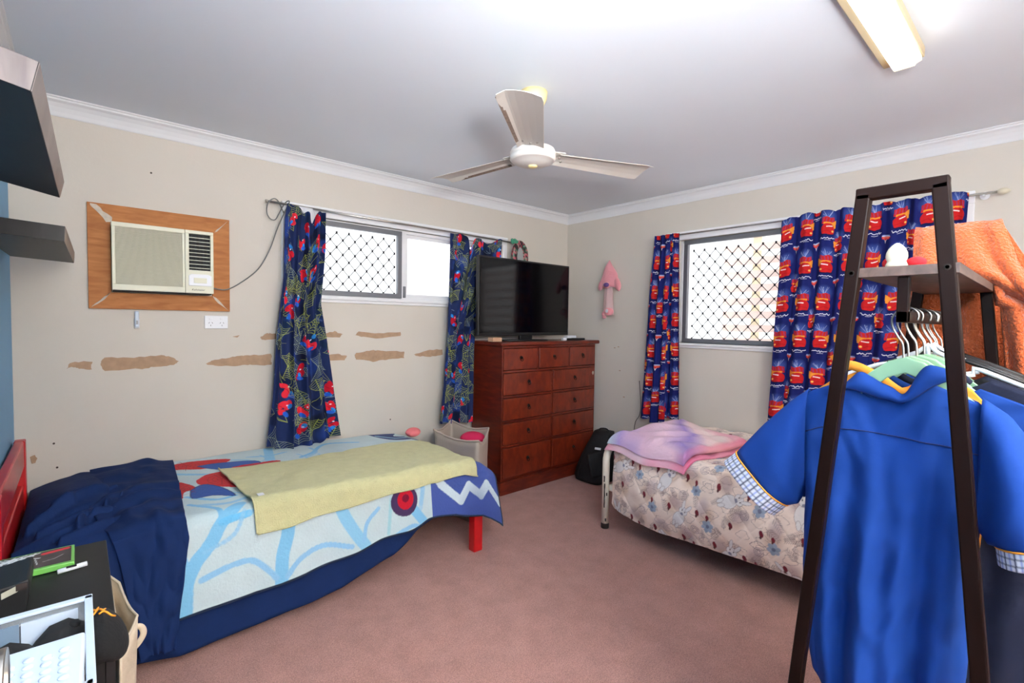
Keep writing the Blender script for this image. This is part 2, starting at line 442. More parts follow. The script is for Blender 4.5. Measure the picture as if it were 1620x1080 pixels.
win1 = thing('window_1', (1.88,YA,AZ0), 'wide aluminium sliding window with diamond security screen in the wall behind the bed', 'window'); win1['kind'] = 'structure'
def frame_rect(m, f, a0, a1, z0, z1, wd, d0, d1):
    for (p,q,r,t) in ((a0,a1,z1-wd,z1),(a0,a1,z0,z0+wd),(a0,a0+wd,z0+wd,z1-wd),(a1-wd,a1,z0+wd,z1-wd)):
        v0 = f(p,r,d0); v1 = f(q,t,d1)
        m.box(tuple(min(a,b) for a,b in zip(v0,v1)), tuple(max(a,b) for a,b in zip(v0,v1)))
fA = lambda a,z,d: (a, YA+d, z)
fB = lambda a,z,d: (XB+d, a, z)
# timber architrave
m = MB(); m.box((.949,YA-.016,2.012),(2.80,YA,2.072)).box((.949,YA-.024,2.055),(2.80,YA,2.075)).box((.949,YA-.016,1.50),(1.0,YA,2.012)).box((2.76,YA-.016,1.50),(2.80,YA,2.012))
m.box((.949,YA-.016,1.458),(2.80,YA,1.478)).build('architrave', M['trim'], win1, bevel=.004)
MB().box((.949,YA-.03,1.478),(2.80,YA+.04,1.497)).build('window_sill', M['trim'], win1, bevel=.004)
m = MB(); frame_rect(m, fA, 1.0, 2.76, 1.497, 2.012, .022, .03, .10); m.box((1.79,YA+.025,1.5),(1.838,YA+.09,2.0)); m.build('window_frame', M['trim'], win1, bevel=.002)
m = MB(); frame_rect(m, fA, 1.022, 1.80, 1.508, 2.003, .034, .02, .05); m.build('security_screen_frame', M['alu'], win1, bevel=.002)
diamond_mesh('security_screen_mesh', lambda a,z: (a,YA+.035,z), 1.056, 1.766, 1.542, 1.97, .0862, .098, win1)
m = MB(); frame_rect(m, fA, 1.838, 2.738, 1.519, 1.99, .026, .05, .075); m.build('sliding_sash', M['trim'], win1, bevel=.002)
MB().box((1.812,YA+.01,1.515),(1.828,YA+.028,1.60)).build('latch', M['alu'], win1, bevel=.002)
MB().box((1.864,YA+.06,1.545),(2.712,YA+.064,1.964)).build('pane', M['glass'], win1)
MB().box((1.03,YA+.07,1.52),(1.80,YA+.074,1.99)).build('pane', M['glass'], win1)

win2 = thing('window_2', (XB,1.22,BZ0), 'aluminium window with diamond security screen above the floral quilted bed', 'window'); win2['kind'] = 'structure'
m = MB(); m.box((XB-.016,.337,2.012),(XB,2.157,2.072)).box((XB-.024,.337,2.055),(XB,2.157,2.076)).box((XB-.016,.337,1.2),(XB,.39,2.012)).box((XB-.016,2.06,1.2),(XB,2.157,2.012))
m.box((XB-.016,.337,1.162),(XB,2.157,1.182)).build('architrave', M['trim'], win2, bevel=.004)
MB().box((XB-.03,.337,1.182),(XB+.04,2.157,1.20)).build('window_sill', M['trim'], win2, bevel=.004)
m = MB(); frame_rect(m, fB, .39, 2.06, 1.20, 2.012, .02, .04, .11); m.build('window_frame', M['trim'], win2, bevel=.002)
m = MB(); frame_rect(m, fB, 1.22, 2.02, 1.203, 2.008, .034, .01, .045); m.build('security_screen_frame', M['alu'], win2, bevel=.002)
diamond_mesh('security_screen_mesh', lambda a,z: (XB+.028,a,z), 1.254, 1.986, 1.237, 1.97, .0862, .098, win2)
MB().box((XB+.075,.41,1.22),(XB+.079,2.04,1.99)).build('pane', M['glass'], win2)
# painted batten screen outside
t = thing('batten_screen', (4.3,1.4,0), 'pale horizontal batten screen standing outside the right window', 'screen')
for k in range(11):
    z = 1.06+k*.115
    MB().box((4.30,-.6,z),(4.325,2.02,z+.062)).build('batten', M['battens'], t)
for y in (.2, 1.75): MB().box((4.325,y-.035,0),(4.37,y+.035,2.5)).build('post', M['battens2'], t)

# ------------------------------------------------------------------ curtain rods
m = MB().tube([(.853,3.185,2.047),(2.0,3.185,2.038),(2.80,3.185,2.034)], .007, 10)
t = thing('curtain_rod', (1.8,3.185,2.03), 'thin steel curtain rod on the left wall, a mirror hung at its end', 'curtain rod')
m.build('rod', M['steel'], t, smooth=True)
MB().tube([(.845,3.185,2.047),(.856,3.185,2.047)], .010, 10).build('end_cap', M['steel'], t)
for x in (.99, 2.72):
    MB().box((x-.004,3.18,2.03),(x+.004,YA-.001,2.045)).build('bracket', M['white_plastic'], t)
t = thing('curtain_rod', (3.53,1.2,2.04), 'thin steel curtain rod with a white end knob on the right wall', 'curtain rod')
MB().tube([(3.532,2.19,2.048),(3.532,1.2,2.046),(3.532,.25,2.045)], .0065, 10).build('rod', M['chrome'], t, smooth=True)
MB().lathe([(.008,0),(.014,.006),(.017,.02),(.015,.034),(.006,.046),(.001,.05)], (3.532,.25,2.045), 16, 'y', R=Matrix.Rotation(PI,3,'Z')).build('end_knob', M['finial'], t, smooth=True)
for y in (.30, 2.12):
    MB().box((3.528,y-.004,2.036),(XB-.001,y+.004,2.05)).build('bracket', M['white_plastic'], t)
MB().lathe([(.02,0),(.02,.01)], (XB-.012,.30,2.043), 16, 'x').build('wall_plate', M['white_plastic'], t)

# ------------------------------------------------------------------ curtains
def web_print(w, h, nx, ny, seed):
    R_ = random.Random(seed); P = Print(w, h, nx, ny, (30,42,84))
    for i in range(int(w*h*90)):
        P.ell(R_.uniform(0,w), R_.uniform(0,h), R_.uniform(.02,.055), R_.uniform(.02,.07), R_.uniform(0,3), R_.choice([(34,56,120),(20,26,48),(18,28,60),(38,64,136),(22,40,70)]), .85, .25)
    for i in range(int(w*h*70)):
        x, y = R_.uniform(0,w), R_.uniform(0,h); a = R_.uniform(0,6.28); n = R_.randint(2,4)
        col = R_.choice([(150,158,110),(120,140,160),(186,196,80)])
        for k in range(n):
            b = a+R_.uniform(-.7,.7); P.seg((x,y), (x+math.cos(b)*R_.uniform(.04,.1), y+math.sin(b)*R_.uniform(.04,.1)), .002, col, .8)
    cells = [(i,j) for i in range(int(w/.14)+1) for j in range(int(h/.15)+1)]; R_.shuffle(cells)
    for n_,(i,j) in enumerate(cells):
        cx = (i+.5)*.14+R_.uniform(-.03,.03)+(j%2)*.06; cy = (j+.5)*.15+R_.uniform(-.03,.03)
        kind = (i+2*j+R_.randint(0,1)) % 3
        if kind == 0 or kind == 1:           # webs
            n = R_.randint(8,10); r = R_.uniform(.07,.10); a0 = R_.uniform(0,6); col = R_.choice([(176,186,84),(160,172,96),(150,164,140)])
            part = R_.choice([n//2, n//2+1, n//2+2]); st_ = PI*1.25/part
            ang = [a0+st_*k for k in range(part+1)]; rad = [r*R_.uniform(.8,1.2) for _ in ang]
            for k,(a,q) in enumerate(zip(ang,rad)): P.seg((cx,cy),(cx+math.cos(a)*q,cy+math.sin(a)*q), .0022, col, .9)
            for f in (.30,.45,.62,.80,.96):
                for k in range(len(ang)-1):
                    k2 = k+1; a,b = ang[k],ang[k2]
                    p = (cx+math.cos(a)*rad[k]*f, cy+math.sin(a)*rad[k]*f); q = (cx+math.cos(b)*rad[k2]*f, cy+math.sin(b)*rad[k2]*f)
                    mid = ((p[0]+q[0])/2*.90+cx*.10, (p[1]+q[1])/2*.90+cy*.10); P.line([p,mid,q], .0019, col, .85)
        if kind != 0:                        # plain red and blue shapes
            ox, oy = cx+R_.uniform(-.03,.03), cy+R_.uniform(-.05,.05); a = R_.uniform(-1,1)
            red = R_.choice([(204,30,48),(186,22,42),(222,44,60)])
            for q in range(3):
                P.ell(ox+R_.uniform(-.022,.022), oy+R_.uniform(-.03,.03), R_.uniform(.012,.02), R_.uniform(.02,.036), a+R_.uniform(-1,1), red)
            P.ell(ox+R_.uniform(-.03,.03), oy+R_.uniform(-.04,.04), .01, .018, a, (40,130,206)); P.ell(ox+R_.uniform(-.03,.03), oy-.035, .012, .02, a+1, (36,90,190))
            P.line([(ox-.03,oy+.02),(ox,oy),(ox+.02,oy-.03)], .002, (20,16,26), .8)
            P.ell(ox+.008, oy+.02, .005, .004, .4, (225,225,235))
    return P.C

def car_print(w, h, nx, ny, seed, u0=0):
    R_ = random.Random(seed); P = Print(w, h, nx, ny, (22,29,92)); P.mottle(.08, 10)
    px, py = .19, .235
    for j in range(-1, int(h/py)+2):
        for i in range(-1, int(w/px)+2):
            cx = i*px+.05+u0; cy = j*py+.09
            for (ox,oy,kind) in ((0,0,'a'),(px/2,py/2,'b')):
                x, y = cx+ox, cy+oy
                if kind == 'a' or (i+j) % 3 == 0:
                    f = .8 if kind == 'b' else 1
                    P.ell(x, y+.055*f, .046*f, .034*f, 0, (80,112,190), .5, .6)        # pale spray behind
                    for q in range(8): P.seg((x,y+.045*f),(x+R_.uniform(-.04,.04)*f,y+R_.uniform(.07,.10)*f), .0016, (190,205,240), .6)
                    k_ = R_.choice([-1,1]); X_ = lambda a: x+k_*a*f
                    P.poly([(X_(-.046),y+.010*f),(X_(-.042),y+.05*f),(X_(-.012),y+.056*f),(X_(.02),y+.048*f),(X_(.044),y+.056*f),(X_(.05),y+.02*f),(X_(.03),y+.006*f)], (184,34,36), 1)
                    for q in range(4): P.seg((X_(-.036+q*.022),y+.024*f),(X_(-.030+q*.022),y+.048*f), .005*f, (120,64,120), .8)
                    P.poly([(X_(-.034),y+.010*f),(X_(-.030),y+.022*f),(X_(.03),y+.020*f),(X_(.060),y+.036*f),(X_(.058),y-.012*f),(X_(.040),y-.016*f),(X_(.036),y+.004*f)], (220,142,48), 1)
                    P.poly([(X_(-.040),y-.050*f),(X_(-.050),y-.022*f),(X_(-.040),y-.002*f),(X_(-.02),y+.012*f),(X_(.02),y+.012*f),(X_(.040),y-.004*f),(X_(.046),y-.026*f),(X_(.034),y-.052*f)], (186,30,32), 1, 3)
                    P.line([(X_(-.010),y-.006*f),(X_(.030),y-.002*f)], .006*f, (232,222,220))
                    P.line([(X_(-.036),y-.036*f),(X_(.0),y-.030*f),(X_(.02),y-.040*f)], .003*f, (150,18,24))
                    P.ell(X_(.034),y-.034*f,.008*f,.006*f,0,(240,180,90))
                    P.line([(X_(-.044),y-.054*f),(x,y-.058*f),(X_(.04),y-.053*f)], .005*f, (20,18,50))
                    sx = x-.05*f; pts = [(sx+k*.0072*f, y-.076*f+R_.uniform(-.006,.006)*f) for k in range(15)]
                    P.line(pts, .0032, (228,230,240)); P.line([(x-.02,y-.088*f),(x+.02,y-.087*f)], .0022, (200,205,225))
                else:
                    P.poly([(x-.036,y+.018),(x+.036,y+.018),(x+.032,y+.003),(x+.008,y-.006),(x,y-.026),(x-.008,y-.006),(x-.032,y+.003)], (208,206,214), 1)
                    P.poly([(x-.038,y+.014),(x+.038,y+.014),(x+.03,y),(x+.006,y-.004),(x,y-.014),(x-.006,y-.004),(x-.03,y)], (204,36,40), 1)
                    P.line([(x-.03,y+.02),(x+.03,y+.02)], .006, (150,165,210))
                    P.line([(x-.026,y+.007),(x+.026,y+.007)], .003, (240,150,120))
    return P.C

def curtain(name, f, top, bot, z_top, z_bot, folds, amp, colors, nx, ny, label, group, lean=None, mat_=None, pinch=0, head=.05):
    """f(a, depth, z) -> point; top/bot = (a_left, a_right); folds deepen towards the hem"""
    u = np.linspace(0,1,nx)[None]; v = np.linspace(0,1,ny)[:,None]     # v = 0 at hem
    tt = 1-v
    zt = z_top(u) if callable(z_top) else z_top+0*u
    zb = z_bot(u) if callable(z_bot) else z_bot+0*u
    Z = zb*(1-v)+zt*v
    aL = np.interp(tt, *zip(*top)); aR = np.interp(tt, *zip(*bot))
    fo = noise2(ny, nx, 3, max(3,folds//2), .10)
    uu = u+fo*(.5+tt)*.5/ max(folds,1)
    A = aL+(aR-aL)*u + .008*np.sin(2*PI*folds*uu+1.3)*(.3+tt)
    D = amp*(np.sin(2*PI*folds*uu)+.35*np.sin(2*PI*folds*2.3*uu+1+tt*2))*(.45+.55*np.sqrt(tt)) + noise2(ny,nx,4,4,.008)
    if pinch: D += .006*np.sin(2*PI*folds*3*u)*np.exp(-tt/head)
    P = np.zeros((ny,nx,3)); q = f(A, D, Z)
    P[...,0], P[...,1], P[...,2] = q[0]+0*A, q[1]+0*A, q[2]+0*A
    return gridmesh(name, P, mat_ or M['print'], colors=colors, solid=.002, label=label, cat='curtain', group=group)

fa = lambda A,D,Z: (A, 3.185-.032-np.abs(D)*0-D*.9, Z)
fb = lambda A,D,Z: (3.532-.034-D*.9, A, Z)
nx, ny = 250, 800
zt = lambda u: 2.045 - .035*np.exp(-((u-.42)/.10)**2) - .085*np.exp(-((u-.66)/.085)**2) - .02*u
zb = lambda u: .572 - .03*np.clip((u-.12)*20,0,1) + .035*np.clip((u-.72)*14,0,1)
curtain('curtain', fa, [(0,.956),(.06,.94),(.3,.93),(.55,.885),(.8,.86),(1,.826)], [(0,1.190),(.15,1.185),(.4,1.155),(.55,1.19),(.8,1.235),(1,1.282)], zt, zb, 4, .028,
        web_print(.50,1.5,nx,ny,3), nx, ny, 'dark blue curtain with green webs and red shapes hanging left of the screened window', 'web print curtains on the left wall')
# white lining showing at the torn heading
g = np.zeros((14,10,3))
for i in range(14):
    for j in range(10):
        a = 1.03+.085*j/9+.03*(i/13); g[i,j] = (a, 3.172+.003*math.sin(j), 2.045-.13*(i/13)*(1-.15*abs(j-5)))
lin_o = gridmesh('curtain_lining', g, M['lining'], bpy.data.objects['curtain'], solid=.001)
nx, ny = 270, 760
zt = lambda u: 2.02 - .10*np.exp(-((u-.40)/.055)**2)-.035*np.exp(-((u-.72)/.12)**2)+.02*np.exp(-((u-.97)/.05)**2)+.012*np.exp(-((u-.2)/.05)**2)
zb = lambda u: .56 - .03*u
curtain('curtain', fa, [(0,2.138),(.2,2.135),(.5,2.12),(.8,2.09),(1,2.05)], [(0,2.664),(.10,2.655),(.30,2.55),(.45,2.395),(.6,2.38),(.8,2.38),(1,2.372)], zt, zb, 4, .022,
        web_print(.62,1.45,nx,ny,8), nx, ny, 'dark blue curtain with green webs and red shapes partly behind the television', 'web print curtains on the left wall')
nx, ny = 220, 680
curtain('curtain', fb, [(0,2.217),(.1,2.222),(.4,2.255),(.7,2.275),(1,2.296)], [(0,2.003),(.5,1.978),(1,1.962)], 2.055, lambda u: .565+.035*(u>.6)-.02*(u>.2)*(u<.6), 4, .022,
        car_print(.52,1.48,nx,ny,5,.03), nx, ny, 'narrow blue curtain printed with red cars hanging left of the right-hand window', 'red car print curtains on the right wall', pinch=1)
nx, ny = 520, 620
curtain('curtain', fb, [(0,1.262),(.3,1.268),(1,1.30)], [(0,.352),(.3,.36),(1,.40)], lambda u: 2.055+.014*np.abs(np.sin(PI*9*u))-.02*np.exp(-(u/.1)**2), .70, 8, .020,
        car_print(1.45,1.36,nx,ny,6,.0), nx, ny, 'wide blue curtain printed with red cars hanging behind the clothes rack', 'red car print curtains on the right wall', pinch=1)

# ------------------------------------------------------------------ air conditioner and its timber surround
t = thing('timber_surround', (.35,YA,1.383), 'orange-brown mitred timber surround fixed round the air conditioner', 'frame')
x0,x1,z0,z1 = .038,.662,1.383,1.912; i0,i1,j0,j1 = .128,.575,1.468,1.825
for nm,poly in (('top_board',[(x0,z1),(x1,z1),(i1,j1),(i0,j1)]),('bottom_board',[(x0,z0),(i0,j0),(i1,j0),(x1,z0)]),('left_board',[(x0,z0),(x0,z1),(i0,j1),(i0,j0)]),('right_board',[(x1,z1),(x1,z0),(i1,j0),(i1,j1)])):
    MB().prism(poly, lambda a,b: (a,YA-.018,b), lambda a,b: (a,YA-.0005,b)).build(nm, M['cedar'], t, bevel=.0015)
for poly in ([(.048,1.905),(.075,1.905),(.10,1.875),(.135,1.85),(.133,1.825),(.11,1.822),(.085,1.86),(.055,1.89)], [(.66,1.909),(.595,1.845),(.588,1.83),(.60,1.838)], [(.045,1.388),(.08,1.425),(.12,1.462),(.125,1.468),(.10,1.43)], [(.658,1.386),(.60,1.43),(.575,1.468),(.59,1.462),(.62,1.43)]):
    MB().prism(jag(poly,.002,2), lambda a,b: (a,YA-.0192,b), lambda a,b: (a,YA-.018,b)).build('filler_scuff', M['scuff'], t)
ac = thing('air_conditioner', (.35,3.2,1.474), 'cream window air conditioner set into the timber surround on the left wall', 'air conditioner')
a0,a1,c0,c1 = .1275,.5665,1.478,1.817; Yf = 3.15
MB().box((a0+.004,Yf+.02,c0+.004),(a1-.004,YA+.25,c1-.004)).build('casing', M['acplastic'], ac, bevel=.004)
m = MB(); xm = .433
m.box((a0,Yf,c1-.022),(xm,Yf+.022,c1)).box((a0,Yf,c0),(xm,Yf+.022,c0+.03)).box((a0,Yf,c0+.03),(a0+.014,Yf+.022,c1-.022)).box((xm-.012,Yf,c0+.03),(xm,Yf+.022,c1-.022))
m.box((a0+.014,Yf+.012,c0+.03),(xm-.012,Yf+.02,c1-.022)); m.build('front_panel', M['acplastic'], ac, bevel=.002)
m = MB(); k = 44; zA, zB = c0+.033, c1-.025
for i in range(k):
    z = zA+(zB-zA)*i/(k-1); m.box((a0+.014,Yf+.001,z-.0018),(xm-.012,Yf+.012,z+.0018))
m.build('intake_grille', M['acgrille'], ac)
m = MB(); vx0,vx1,vz0,vz1 = .452,.552,c0+.125,c1-.018
m.box((xm+.0015,Yf,vz1),(a1,Yf+.022,c1)).box((xm+.0015,Yf,c0),(a1,Yf+.022,vz0)).box((xm+.0015,Yf,vz0),(vx0,Yf+.022,vz1)).box((vx1,Yf,vz0),(a1,Yf+.022,vz1))
m.build('control_side_panel', M['acplastic'], ac, bevel=.002)
MB().box((vx0,Yf+.016,vz0),(vx1,Yf+.0195,vz1)).build('vent_recess', M['black'], ac)
m = MB()
for i in range(9):
    z = vz0+(vz1-vz0)*(i+.6)/9.6; m.box((vx0,Yf+.001,z-.0016),(vx1,Yf+.008,z+.0016))
m.build('vent_louvre', M['acplastic'], ac)
m = MB()
for i in range(5): m.box((vx0+.012+i*.018,Yf+.009,vz0+.004),(vx0+.018+i*.018,Yf+.0155,vz1-.004))
m.build('inner_vanes', M['mesh'], ac)
m = MB().prism([(.449,c0+.04),(.556,c0+.04),(.556,c0+.095),(.54,c0+.103),(.462,c0+.103),(.449,c0+.095)], lambda a,b: (a,Yf-.006,b), lambda a,b: (a,Yf,b)); m.build('control_flap', M['white_plastic'], ac, bevel=.002)
MB().box((.472,Yf-.0075,c0+.055),(.533,Yf-.006,c0+.083)).build('flap_inset', M['acplastic'], ac, bevel=.001)
text_mesh('Kelvinator', .0145, .0003, Matrix.Translation((.462,Yf-.0005,c0+.014)) @ Matrix.Rotation(PI/2,4,'X'), 'brand_lettering', M['black'], ac, .3)
MB().box((a0+.005,Yf+.006,c0-.006),(a1-.01,YA+.0,c0+.0)).build('drip_tray', M['black'], ac)

pts = spline([(.566,3.2,1.515),(.60,3.205,1.508),(.65,3.215,1.512),(.726,3.22,1.561),(.811,3.22,1.642),(.875,3.22,1.761),(.919,3.21,1.90),(.950,3.165,2.0),(.972,3.158,2.058),(.965,3.19,2.063),(.945,3.20,2.03),(.925,3.2,1.985),(.90,3.195,1.945),(.87,3.195,1.95),(.853,3.19,1.985),(.856,3.172,2.035),(.885,3.168,2.064),(.915,3.185,2.058),(.94,3.2,2.02),(.955,3.2,1.99)], 6)
MB().tube(pts, .0035, 8).build('power_cable', M['grey_cable'], smooth=True, label='grey cable from the air conditioner looped over the curtain rod', cat='cable')
t = thing('power_outlet', (.594,YA,1.282), 'white double power outlet on the wall below the air conditioner', 'power outlet')
MB().box((.536,YA-.009,1.283),(.653,YA-.0003,1.357)).build('cover_plate', M['white_plastic'], t, bevel=.003)
for x in (.566,.622):
    MB().box((x-.008,YA-.0125,1.334),(x+.008,YA-.009,1.345)).build('switch', M['white_plastic'], t, bevel=.001)
    m = MB()
    for (dx,dz,an) in ((-.008,0,.5),(.008,0,-.5),(0,-.015,0)):
        m.box((-.001,-.0005,-.0042),(.001,.0006,.0042), Matrix.Rotation(an,3,'Y'), (x+dx,YA-.0092,1.316+dz))
    m.build('socket_slots', M['black'], t)
t = thing('remote_holder', (.229,YA,1.28), 'small white remote control in a wall cradle under the air conditioner', 'remote control')
MB().box((.217,YA-.014,1.283),(.241,YA-.0003,1.335)).build('cradle', M['white_plastic'], t, bevel=.004)
MB().box((.220,YA-.024,1.29),(.238,YA-.014,1.374)).build('remote', M['white_lid'], t, bevel=.004)
MB().box((.225,YA-.0255,1.305),(.233,YA-.024,1.325)).build('button', M['alu'], t, bevel=.001)

# ------------------------------------------------------------------ ceiling fan
hx, hy = 1.557, 1.63; hub_z = 2.10
fan = thing('ceiling_fan', (hx,hy,2.05), 'cream three-bladed ceiling fan with dusty blades and yellowed canopy', 'ceiling fan')
MB().lathe([(.062,ZC-.001),(.060,ZC-.03),(.042,ZC-.07),(.026,ZC-.105),(.018,ZC-.115)], (hx,hy,0), 30).build('ceiling_canopy', M['fanyellow'], fan, smooth=True)
MB().lathe([(.0125,ZC-.115),(.0125,hub_z+.03)], (hx,hy,0), 16).build('down_rod', M['fanhub'], fan, smooth=True)
MB().lathe([(.02,hub_z+.045),(.06,hub_z+.04),(.098,hub_z+.026),(.104,hub_z+.012),(.104,hub_z+.004),(.098,hub_z+.001),(.104,hub_z-.003),(.105,hub_z-.018),(.097,hub_z-.026),(.094,hub_z-.026),(.07,hub_z-.038),(.035,hub_z-.045),(.001,hub_z-.046)], (hx,hy,0), 40).build('motor_housing', M['fanhub'], fan, smooth=True)
MB().lathe([(.022,hub_z-.044),(.022,hub_z-.049),(.014,hub_z-.053),(.001,hub_z-.054)], (hx,hy,0), 24).build('centre_cap', M['fanyellow'], fan, smooth=True)
def blade(ang, R=.63):
    c, s_ = math.cos(ang), math.sin(ang)
    def P(r, w, dz): return (hx+c*r-s_*w, hy+s_*r+c*w, hub_z+.012+dz)
    n = 14; g = []
    ws = [-1,-.62,-.5,-.2,.2,.6,1]; tilt = .16
    for i in range(n+1):
        f = i/n; r = .115+(R-.115)*f; hw = .058+(.084-.058)*f
        if f > .93: hw *= (1-.08*((f-.93)/.07)**2)
        row = []
        for w in ws:
            W = w*hw; dz = -tilt*W - .010*(w*w) + (.012 if w <= -.62 else 0)*0
            if w < -.6: dz -= .010*(-w-.6)/.4
            rr = r + (.006*(1-w*w) if i == n else 0)
            row.append(P(rr, W, dz))
        g.append(row)
    b = MB().grid(g).build('blade', M['fan'], fan, smooth=False, solid=.002)
    MB().prism([(.09,-.03),(.15,-.034),(.15,.034),(.09,.03)], lambda r,w: P(r,w,-.002-tilt*w+.004), lambda r,w: P(r,w,.006-tilt*w)).build('blade_arm', M['fan'], b)
    g = [[P(.17+(R-.19)*i/10, -(.058+(.026)*i/10)*q, tilt*(.058+.026*i/10)*q-.010*q*q-(.010*(q-.6)/.4)-.0025) for q in (.80,.985)] for i in range(11)]
    MB().grid(g).build('dust_streak', M['dust'], b, solid=.0008)
    for (r,w) in ((.155,-.03),(.155,.03),(.135,0)):
        MB().lathe([(.005,-.006),(.005,.002),(.003,.003)], P(r,w,-tilt*w-.002), 10).build('screw', M['steel'], b, smooth=True)
for a,R0 in ((98.5,.615),(-20.5,.605),(221.5,.60)): blade(math.radians(a), R0)

# ------------------------------------------------------------------ fluorescent light
t = thing('fluorescent_light', (1.75,.43,2.3), 'long fluorescent ceiling batten with glowing white prismatic diffuser', 'ceiling light')
MB().box((1.05,.378,2.345),(2.36,.502,ZC-.0005)).build('housing', M['diffhouse'], t, bevel=.003)
mm = mat('lit_diffuser', (255,255,250), .4)
nt = mm.node_tree; N = nt.nodes; L = nt.links; b = N['Principled BSDF']
tc = N.new('ShaderNodeTexCoord'); sp = N.new('ShaderNodeSeparateXYZ'); L.new(tc.outputs['Generated'], sp.inputs[0])
r = N.new('ShaderNodeValToRGB'); e = r.color_ramp.elements
e[0].position = 0; e[0].color = (*lin((235,190,100)),1); e[1].position = 1; e[1].color = (*lin((235,190,100)),1)
for p_,c_ in ((.03,(255,236,180)),(.07,(255,255,250)),(.93,(255,255,250)),(.97,(255,236,180))):
    k = e.new(p_); k.color = (*lin(c_),1)
L.new(sp.outputs[0], r.inputs[0]); L.new(r.outputs[0], b.inputs['Emission Color'])
rs = N.new('ShaderNodeMapRange'); r2 = N.new('ShaderNodeValToRGB'); e = r2.color_ramp.elements
e[0].position = .0; e[0].color = (.16,)*3+(1,); e[1].position = 1; e[1].color = (.16,)*3+(1,)
for p_,v_ in ((.05,.7),(.08,1.),(.92,1.),(.95,.7)): k = e.new(p_); k.color = (v_,v_,v_,1)
L.new(sp.outputs[0], r2.inputs[0]); ml = N.new('ShaderNodeMath'); ml.operation = 'MULTIPLY'; ml.inputs[1].default_value = 2.6
L.new(r2.outputs[0], ml.inputs[0]); L.new(ml.outputs[0], b.inputs['Emission Strength'])
cs = [(.384,2.347),(.384,2.33),(.398,2.303),(.458,2.303),(.472,2.33),(.472,2.347)]
m = MB(); rows = []
for x,sx in ((1.06,.0),(1.09,1.),(2.31,1.),(2.345,0.)):
    rows.append([(x + (0 if zz > 2.34 else 0), .428+(yy-.428)*(.8 if sx == 0 and zz < 2.31 else 1), zz + (0.02 if sx == 0 and zz < 2.31 else 0)) for yy,zz in cs])
m.grid(np.array(rows), closed_u=True, cap=True); m.build('diffuser', mm, t)

# ------------------------------------------------------------------ chest of drawers
DX0, DX1, DY, DB = 2.427, 3.548, 2.847, 3.225
t = thing('chest_of_drawers', (2.98,3.03,0), 'tall reddish-brown timber chest of eleven drawers in the room corner', 'chest of drawers')
m = MB().box((DX0,DY+.012,.11),(DX0+.02,DB,1.158)).box((DX1-.02,DY+.012,.11),(DX1,DB,1.158)).box((DX0,DB-.008,.11),(DX1,DB,1.158)).box((DX0,DY+.012,.10),(DX1,DB,.12))
for z in (1.15,.958,.762,.566,.372): m.box((DX0+.012,DY,z-.009),(DX1-.012,DY+.3,z+.009))
m.box((DX0,DY,.10),(DX0+.012,DY+.02,1.158)).box((DX1-.012,DY,.10),(DX1,DY+.02,1.158)).box((2.985-.009,DY,.11),(2.985+.009,DY+.3,.958))
for x in (2.812,3.187): m.box((x-.01,DY,.958),(x+.01,DY+.3,1.15))
m.build('carcass', M['cherry'], t, bevel=.002)
MB().box((2.405,2.822,1.161),(3.584,DB,1.192)).build('top_board', M['cherry'], t, bevel=.009, seg=3)
MB().box((2.414,2.83,0),(3.556,DB,.10)).build('plinth', M['cherry'], t, bevel=.004)
def drawer(a0, a1, z0, z1):
    d = MB().box((a0+.004,DY-.006,z0+.004),(a1-.004,DY+.02,z1-.004)).build('drawer', M['cherry_d'], t, bevel=.005, seg=3)
    cx, cz = (a0+a1)/2, (z0+z1)/2+.004
    k = MB(); k.lathe([(.014,0),(.014,-.003),(.006,-.005),(.006,-.012),(.009,-.014),(.001,-.017)], (cx,DY-.006,cz+.008), 16, 'y')
    ring = [(cx+.014*math.sin(2*PI*i/16), DY-.016-.004*math.cos(2*PI*i/16), cz-.004-.015*math.cos(2*PI*i/16)) for i in range(16)]
    k.tube(ring, .0026, 6, closed=True); k.build('ring_pull', M['knob'], d, smooth=True)
for a0,a1 in ((DX0+.012,2.802),(2.822,3.177),(3.197,DX1-.012)): drawer(a0,a1,.967,1.141)
zs = [.958,.762,.566,.372]
for i in range(3):
    for a0,a1 in ((DX0+.012,2.976),(2.994,DX1-.012)): drawer(a0,a1,zs[i+1]+.009,zs[i]-.009)
for a0,a1 in ((DX0+.012,2.976),(2.994,DX1-.012)): drawer(a0,a1,.12,.363)
MB().prism(jag([(3.50,.90),(3.515,.912),(3.53,.90),(3.528,.882),(3.512,.878)],.003,2), lambda a,b: (a,DY-.0075,b), lambda a,b: (a,DY-.006,b)).build('sticker_remnant', M['scuff'], t)

# ------------------------------------------------------------------ television and small things on the chest
t = thing('television', (2.79,2.97,1.192), 'large black flat television standing on the chest of drawers', 'television')
MB().box((2.27,2.952,1.237),(3.293,2.985,1.852)).build('bezel', M['tv'], t, bevel=.005)
MB().box((2.286,2.9495,1.262),(3.277,2.9525,1.838)).build('screen', M['tvscreen'], t)
MB().box((2.45,2.985,1.33),(3.1,3.03,1.75)).build('rear_housing', M['tv'], t, bevel=.01)
MB().box((2.72,2.965,1.2),(2.86,2.995,1.26)).build('stand_neck', M['tv'], t, bevel=.006)
o = [(2.79+.25*math.cos(a), 2.975+.11*math.sin(a)) for a in np.linspace(0,2*PI,32,endpoint=False)]
MB().prism(o, lambda a,b: (a,b,1.193), lambda a,b: (a,b,1.203)).build('stand_base', M['tv'], t, bevel=.003)
MB().box((2.36,2.88,1.193),(2.45,2.94,1.226)).build('small_box', M['card'], bevel=.002, label='small tan cardboard box under the left end of the television', cat='box')
MB().box((2.25+.04,2.96,1.193),(2.42-.08,3.1,1.236)).build('game_console', M['tv'], bevel=.004) if False else None
t = thing('remote_control', (3.36,2.90,1.193), 'black remote control lying at the right of the television', 'remote control')
